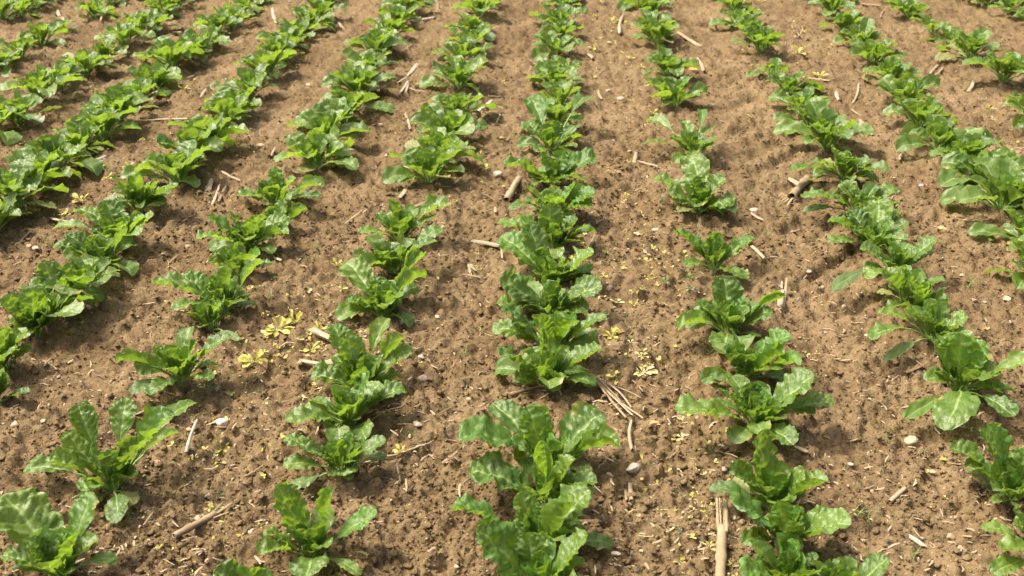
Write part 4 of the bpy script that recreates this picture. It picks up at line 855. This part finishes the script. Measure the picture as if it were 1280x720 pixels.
def flecks(name, n, seed, mat):
    P, sz, ps_, rg = scatter(n, seed, .008, .035, 2.0); V = []; F_ = []; b = 0
    cl = fbm(P[:, 0] / .3, P[:, 1] / .4, 33, 2)
    P = P[rg.uniform(-.5, .4, n) < cl]; n = len(P)
    for i in range(n):
        a = rg.uniform(0, 6.28); d = np.array([math.cos(a), math.sin(a), 0]); s = np.array([-d[1], d[0], 0]); L = sz[i]; w = rg.uniform(.0008, .0026)
        c = P[i] + [0, 0, .003]; tl = rg.uniform(-.25, .25) * L; m_ = s * L * rg.uniform(-.12, .12)
        q = np.array([c - d * L / 2 - s * w * .6, c - d * L / 2 + s * w * .6, c + m_ + s * w, c + m_ - s * w, c + d * L / 2 + s * w * .5, c + d * L / 2 - s * w * .5])
        q[4:, 2] += tl * .5; q[:2, 2] -= tl * .5; q[2:4, 2] += .001
        q = np.vstack([q, q - [0, 0, .0009]])
        V.append(q); F_.append(np.array([[0, 3, 2, 1], [3, 5, 4, 2], [7, 8, 9, 6], [8, 10, 11, 9], [0, 6, 9, 3], [3, 9, 11, 5], [1, 2, 8, 7], [2, 4, 10, 8], [0, 1, 7, 6], [4, 5, 11, 10]]) + b); b += 12
    tag(obj(name, mesh_from(name, np.vstack(V), np.vstack(F_), [M[mat]], smooth=False)), None, None, None, 'stuff')
flecks('straw_flecks', 5200, 21, 'straw')
flecks('pale_straw_flecks', 1000, 22, 'palestraw')
flecks('brown_straw_flecks', 1400, 23, 'brownstraw')
def seedling_litter(name, n, seed, mt):
    """the tiniest yellow seedlings, a few millimetres each, thick in some strips between the rows"""
    rg = np.random.RandomState(seed); V = []; F_ = []; U = []; b = 0
    strips = [(760, 40, 45, 60, 3), (760, 340, 50, 90, 3), (350, 430, 60, 45, 3), (880, 640, 40, 70, 2), (1000, 80, 50, 60, 2), (200, 190, 70, 60, 3), (830, 330, 40, 60, 1.5), (590, 200, 25, 120, 1), (1230, 150, 50, 60, 1), (280, 590, 60, 80, 1), (640, 360, 640, 360, 2)]
    wts = np.array([q[4] for q in strips], float); wts /= wts.sum()
    g0 = [SEEDLEAF['yellow'][i] for i in range(5)]
    for i in range(n):
        q = strips[rg.choice(len(strips), p=wts)]
        x = q[0] + rg.normal() * q[2]; y = q[1] + rg.normal() * q[3] * .9
        if not (-60 < x < 1340 and -30 < y < 740): continue
        p = at(x, y); sz = rg.uniform(.006, .014)
        for k in range(rg.randint(2, 5)):
            a = rg.uniform(0, 6.28); e = rg.uniform(.1, .9); d = np.array([math.cos(a) * math.cos(e), math.sin(a) * math.cos(e), math.sin(e)]); sd_ = np.array([-math.sin(a), math.cos(a), 0])
            L = sz * rg.uniform(.7, 1.2); w = L * rg.uniform(.16, .30); c = p + np.array([0, 0, .002])
            q_ = np.array([c, c + d * L * .35 - sd_ * w * .8, c + d * L * .75 - sd_ * w, c + d * L - np.array([0, 0, L * .12]), c + d * L * .75 + sd_ * w, c + d * L * .35 + sd_ * w * .8, c + d * L * .4 + [0, 0, -w * .4], c + d * L * .75 + [0, 0, -w * .4]])
            V.append(q_); F_.append(np.array([[0, 1, 6, 5], [1, 2, 7, 6], [6, 7, 4, 5], [2, 3, 4, 7]]) + b); b += 8
            U.append(np.array([[0, .5], [.35, .1], [.75, .05], [1, .5], [.75, .95], [.35, .9], [.4, .5], [.75, .5]]))
    tag(obj(name, mesh_from(name, np.vstack(V), np.vstack(F_), [M[mt]], np.vstack(U))), None, None, None, 'stuff')
seedling_litter('tiny_seedlings', 700, 61, 'yellow')
seedling_litter('tiny_pale_seedlings', 160, 62, 'paleyellow')
seedling_litter('tiny_green_seedlings', 120, 63, 'green')

# ---------------------------------------------------------------- the rows go on beyond the frame, for anyone who steps aside
def outer_rows():
    rg = random.Random(4242); V = []; Fq = []; U = []; MI = []; b = 0; lib = []
    for i, (el, arch) in enumerate(((10, .18), (26, .24), (45, .16), (64, .07), (80, .02))):
        for j in range(3):
            e = math.radians(el + 4 * (j - 1))
            v, f, uu, sv, sf = leaf_geo((0, 0, 0), (0, math.cos(e), math.sin(e)), .42 + .04 * j, 1200 + i * 3 + j, arch, .4, .3 * (j - 1), .8, .26, 9, 5, np.array([0, 1.0, 0]), .022, .9, 3)
            lib.append((np.vstack([v, sv]), np.vstack([f, sf + len(v)]), np.vstack([uu, np.zeros((len(sv), 2))]), np.r_[np.zeros(len(f)), np.ones(len(sf))]))
    for row in range(-10, 10):
        y = 1.3
        while y < 9.0:
            y += rg.uniform(.18, .30); x = ROW0 + row * PITCHROW + rg.uniform(-.02, .02)
            d = np.array([x, y, .05]) - CAM; q = d @ FWD
            if q < .3: continue
            px = W / 2 + F * (d @ RGT) / q; py = H / 2 - F * (d @ UPV) / q
            inside = -110 - 40 / q < px < 1390 + 40 / q and -32 < py < 830
            if inside or px < -800 or px > 2080: continue
            z = float(gz(np.array([x]), np.array([y]))[0]); az = rg.uniform(0, 6.28); reach = rg.uniform(.12, .17)
            for i in range(12):
                az += 2.399 + rg.uniform(-.4, .4); t = i / 11
                v, f, uu, k = lib[min(4, int(t * 4.6)) * 3 + rg.randrange(3)]; ln = reach * (1.1 - .4 * t) * rg.uniform(.75, 1.1); c_, s_ = math.cos(az), math.sin(az)
                V.append(np.stack([x + ln * (v[:, 0] * c_ - v[:, 1] * s_), y + ln * (v[:, 0] * s_ + v[:, 1] * c_), z + ln * v[:, 2]], 1)); Fq.append(f + b); U.append(uu); MI.append(k); b += len(v)
    tag(obj('outer_beet_rows', mesh_from('outer_beet_rows', np.vstack(V), np.vstack(Fq), [M['leaf'], M['stalk']], np.vstack(U), np.concatenate(MI))), None, None, None, 'stuff')
outer_rows()
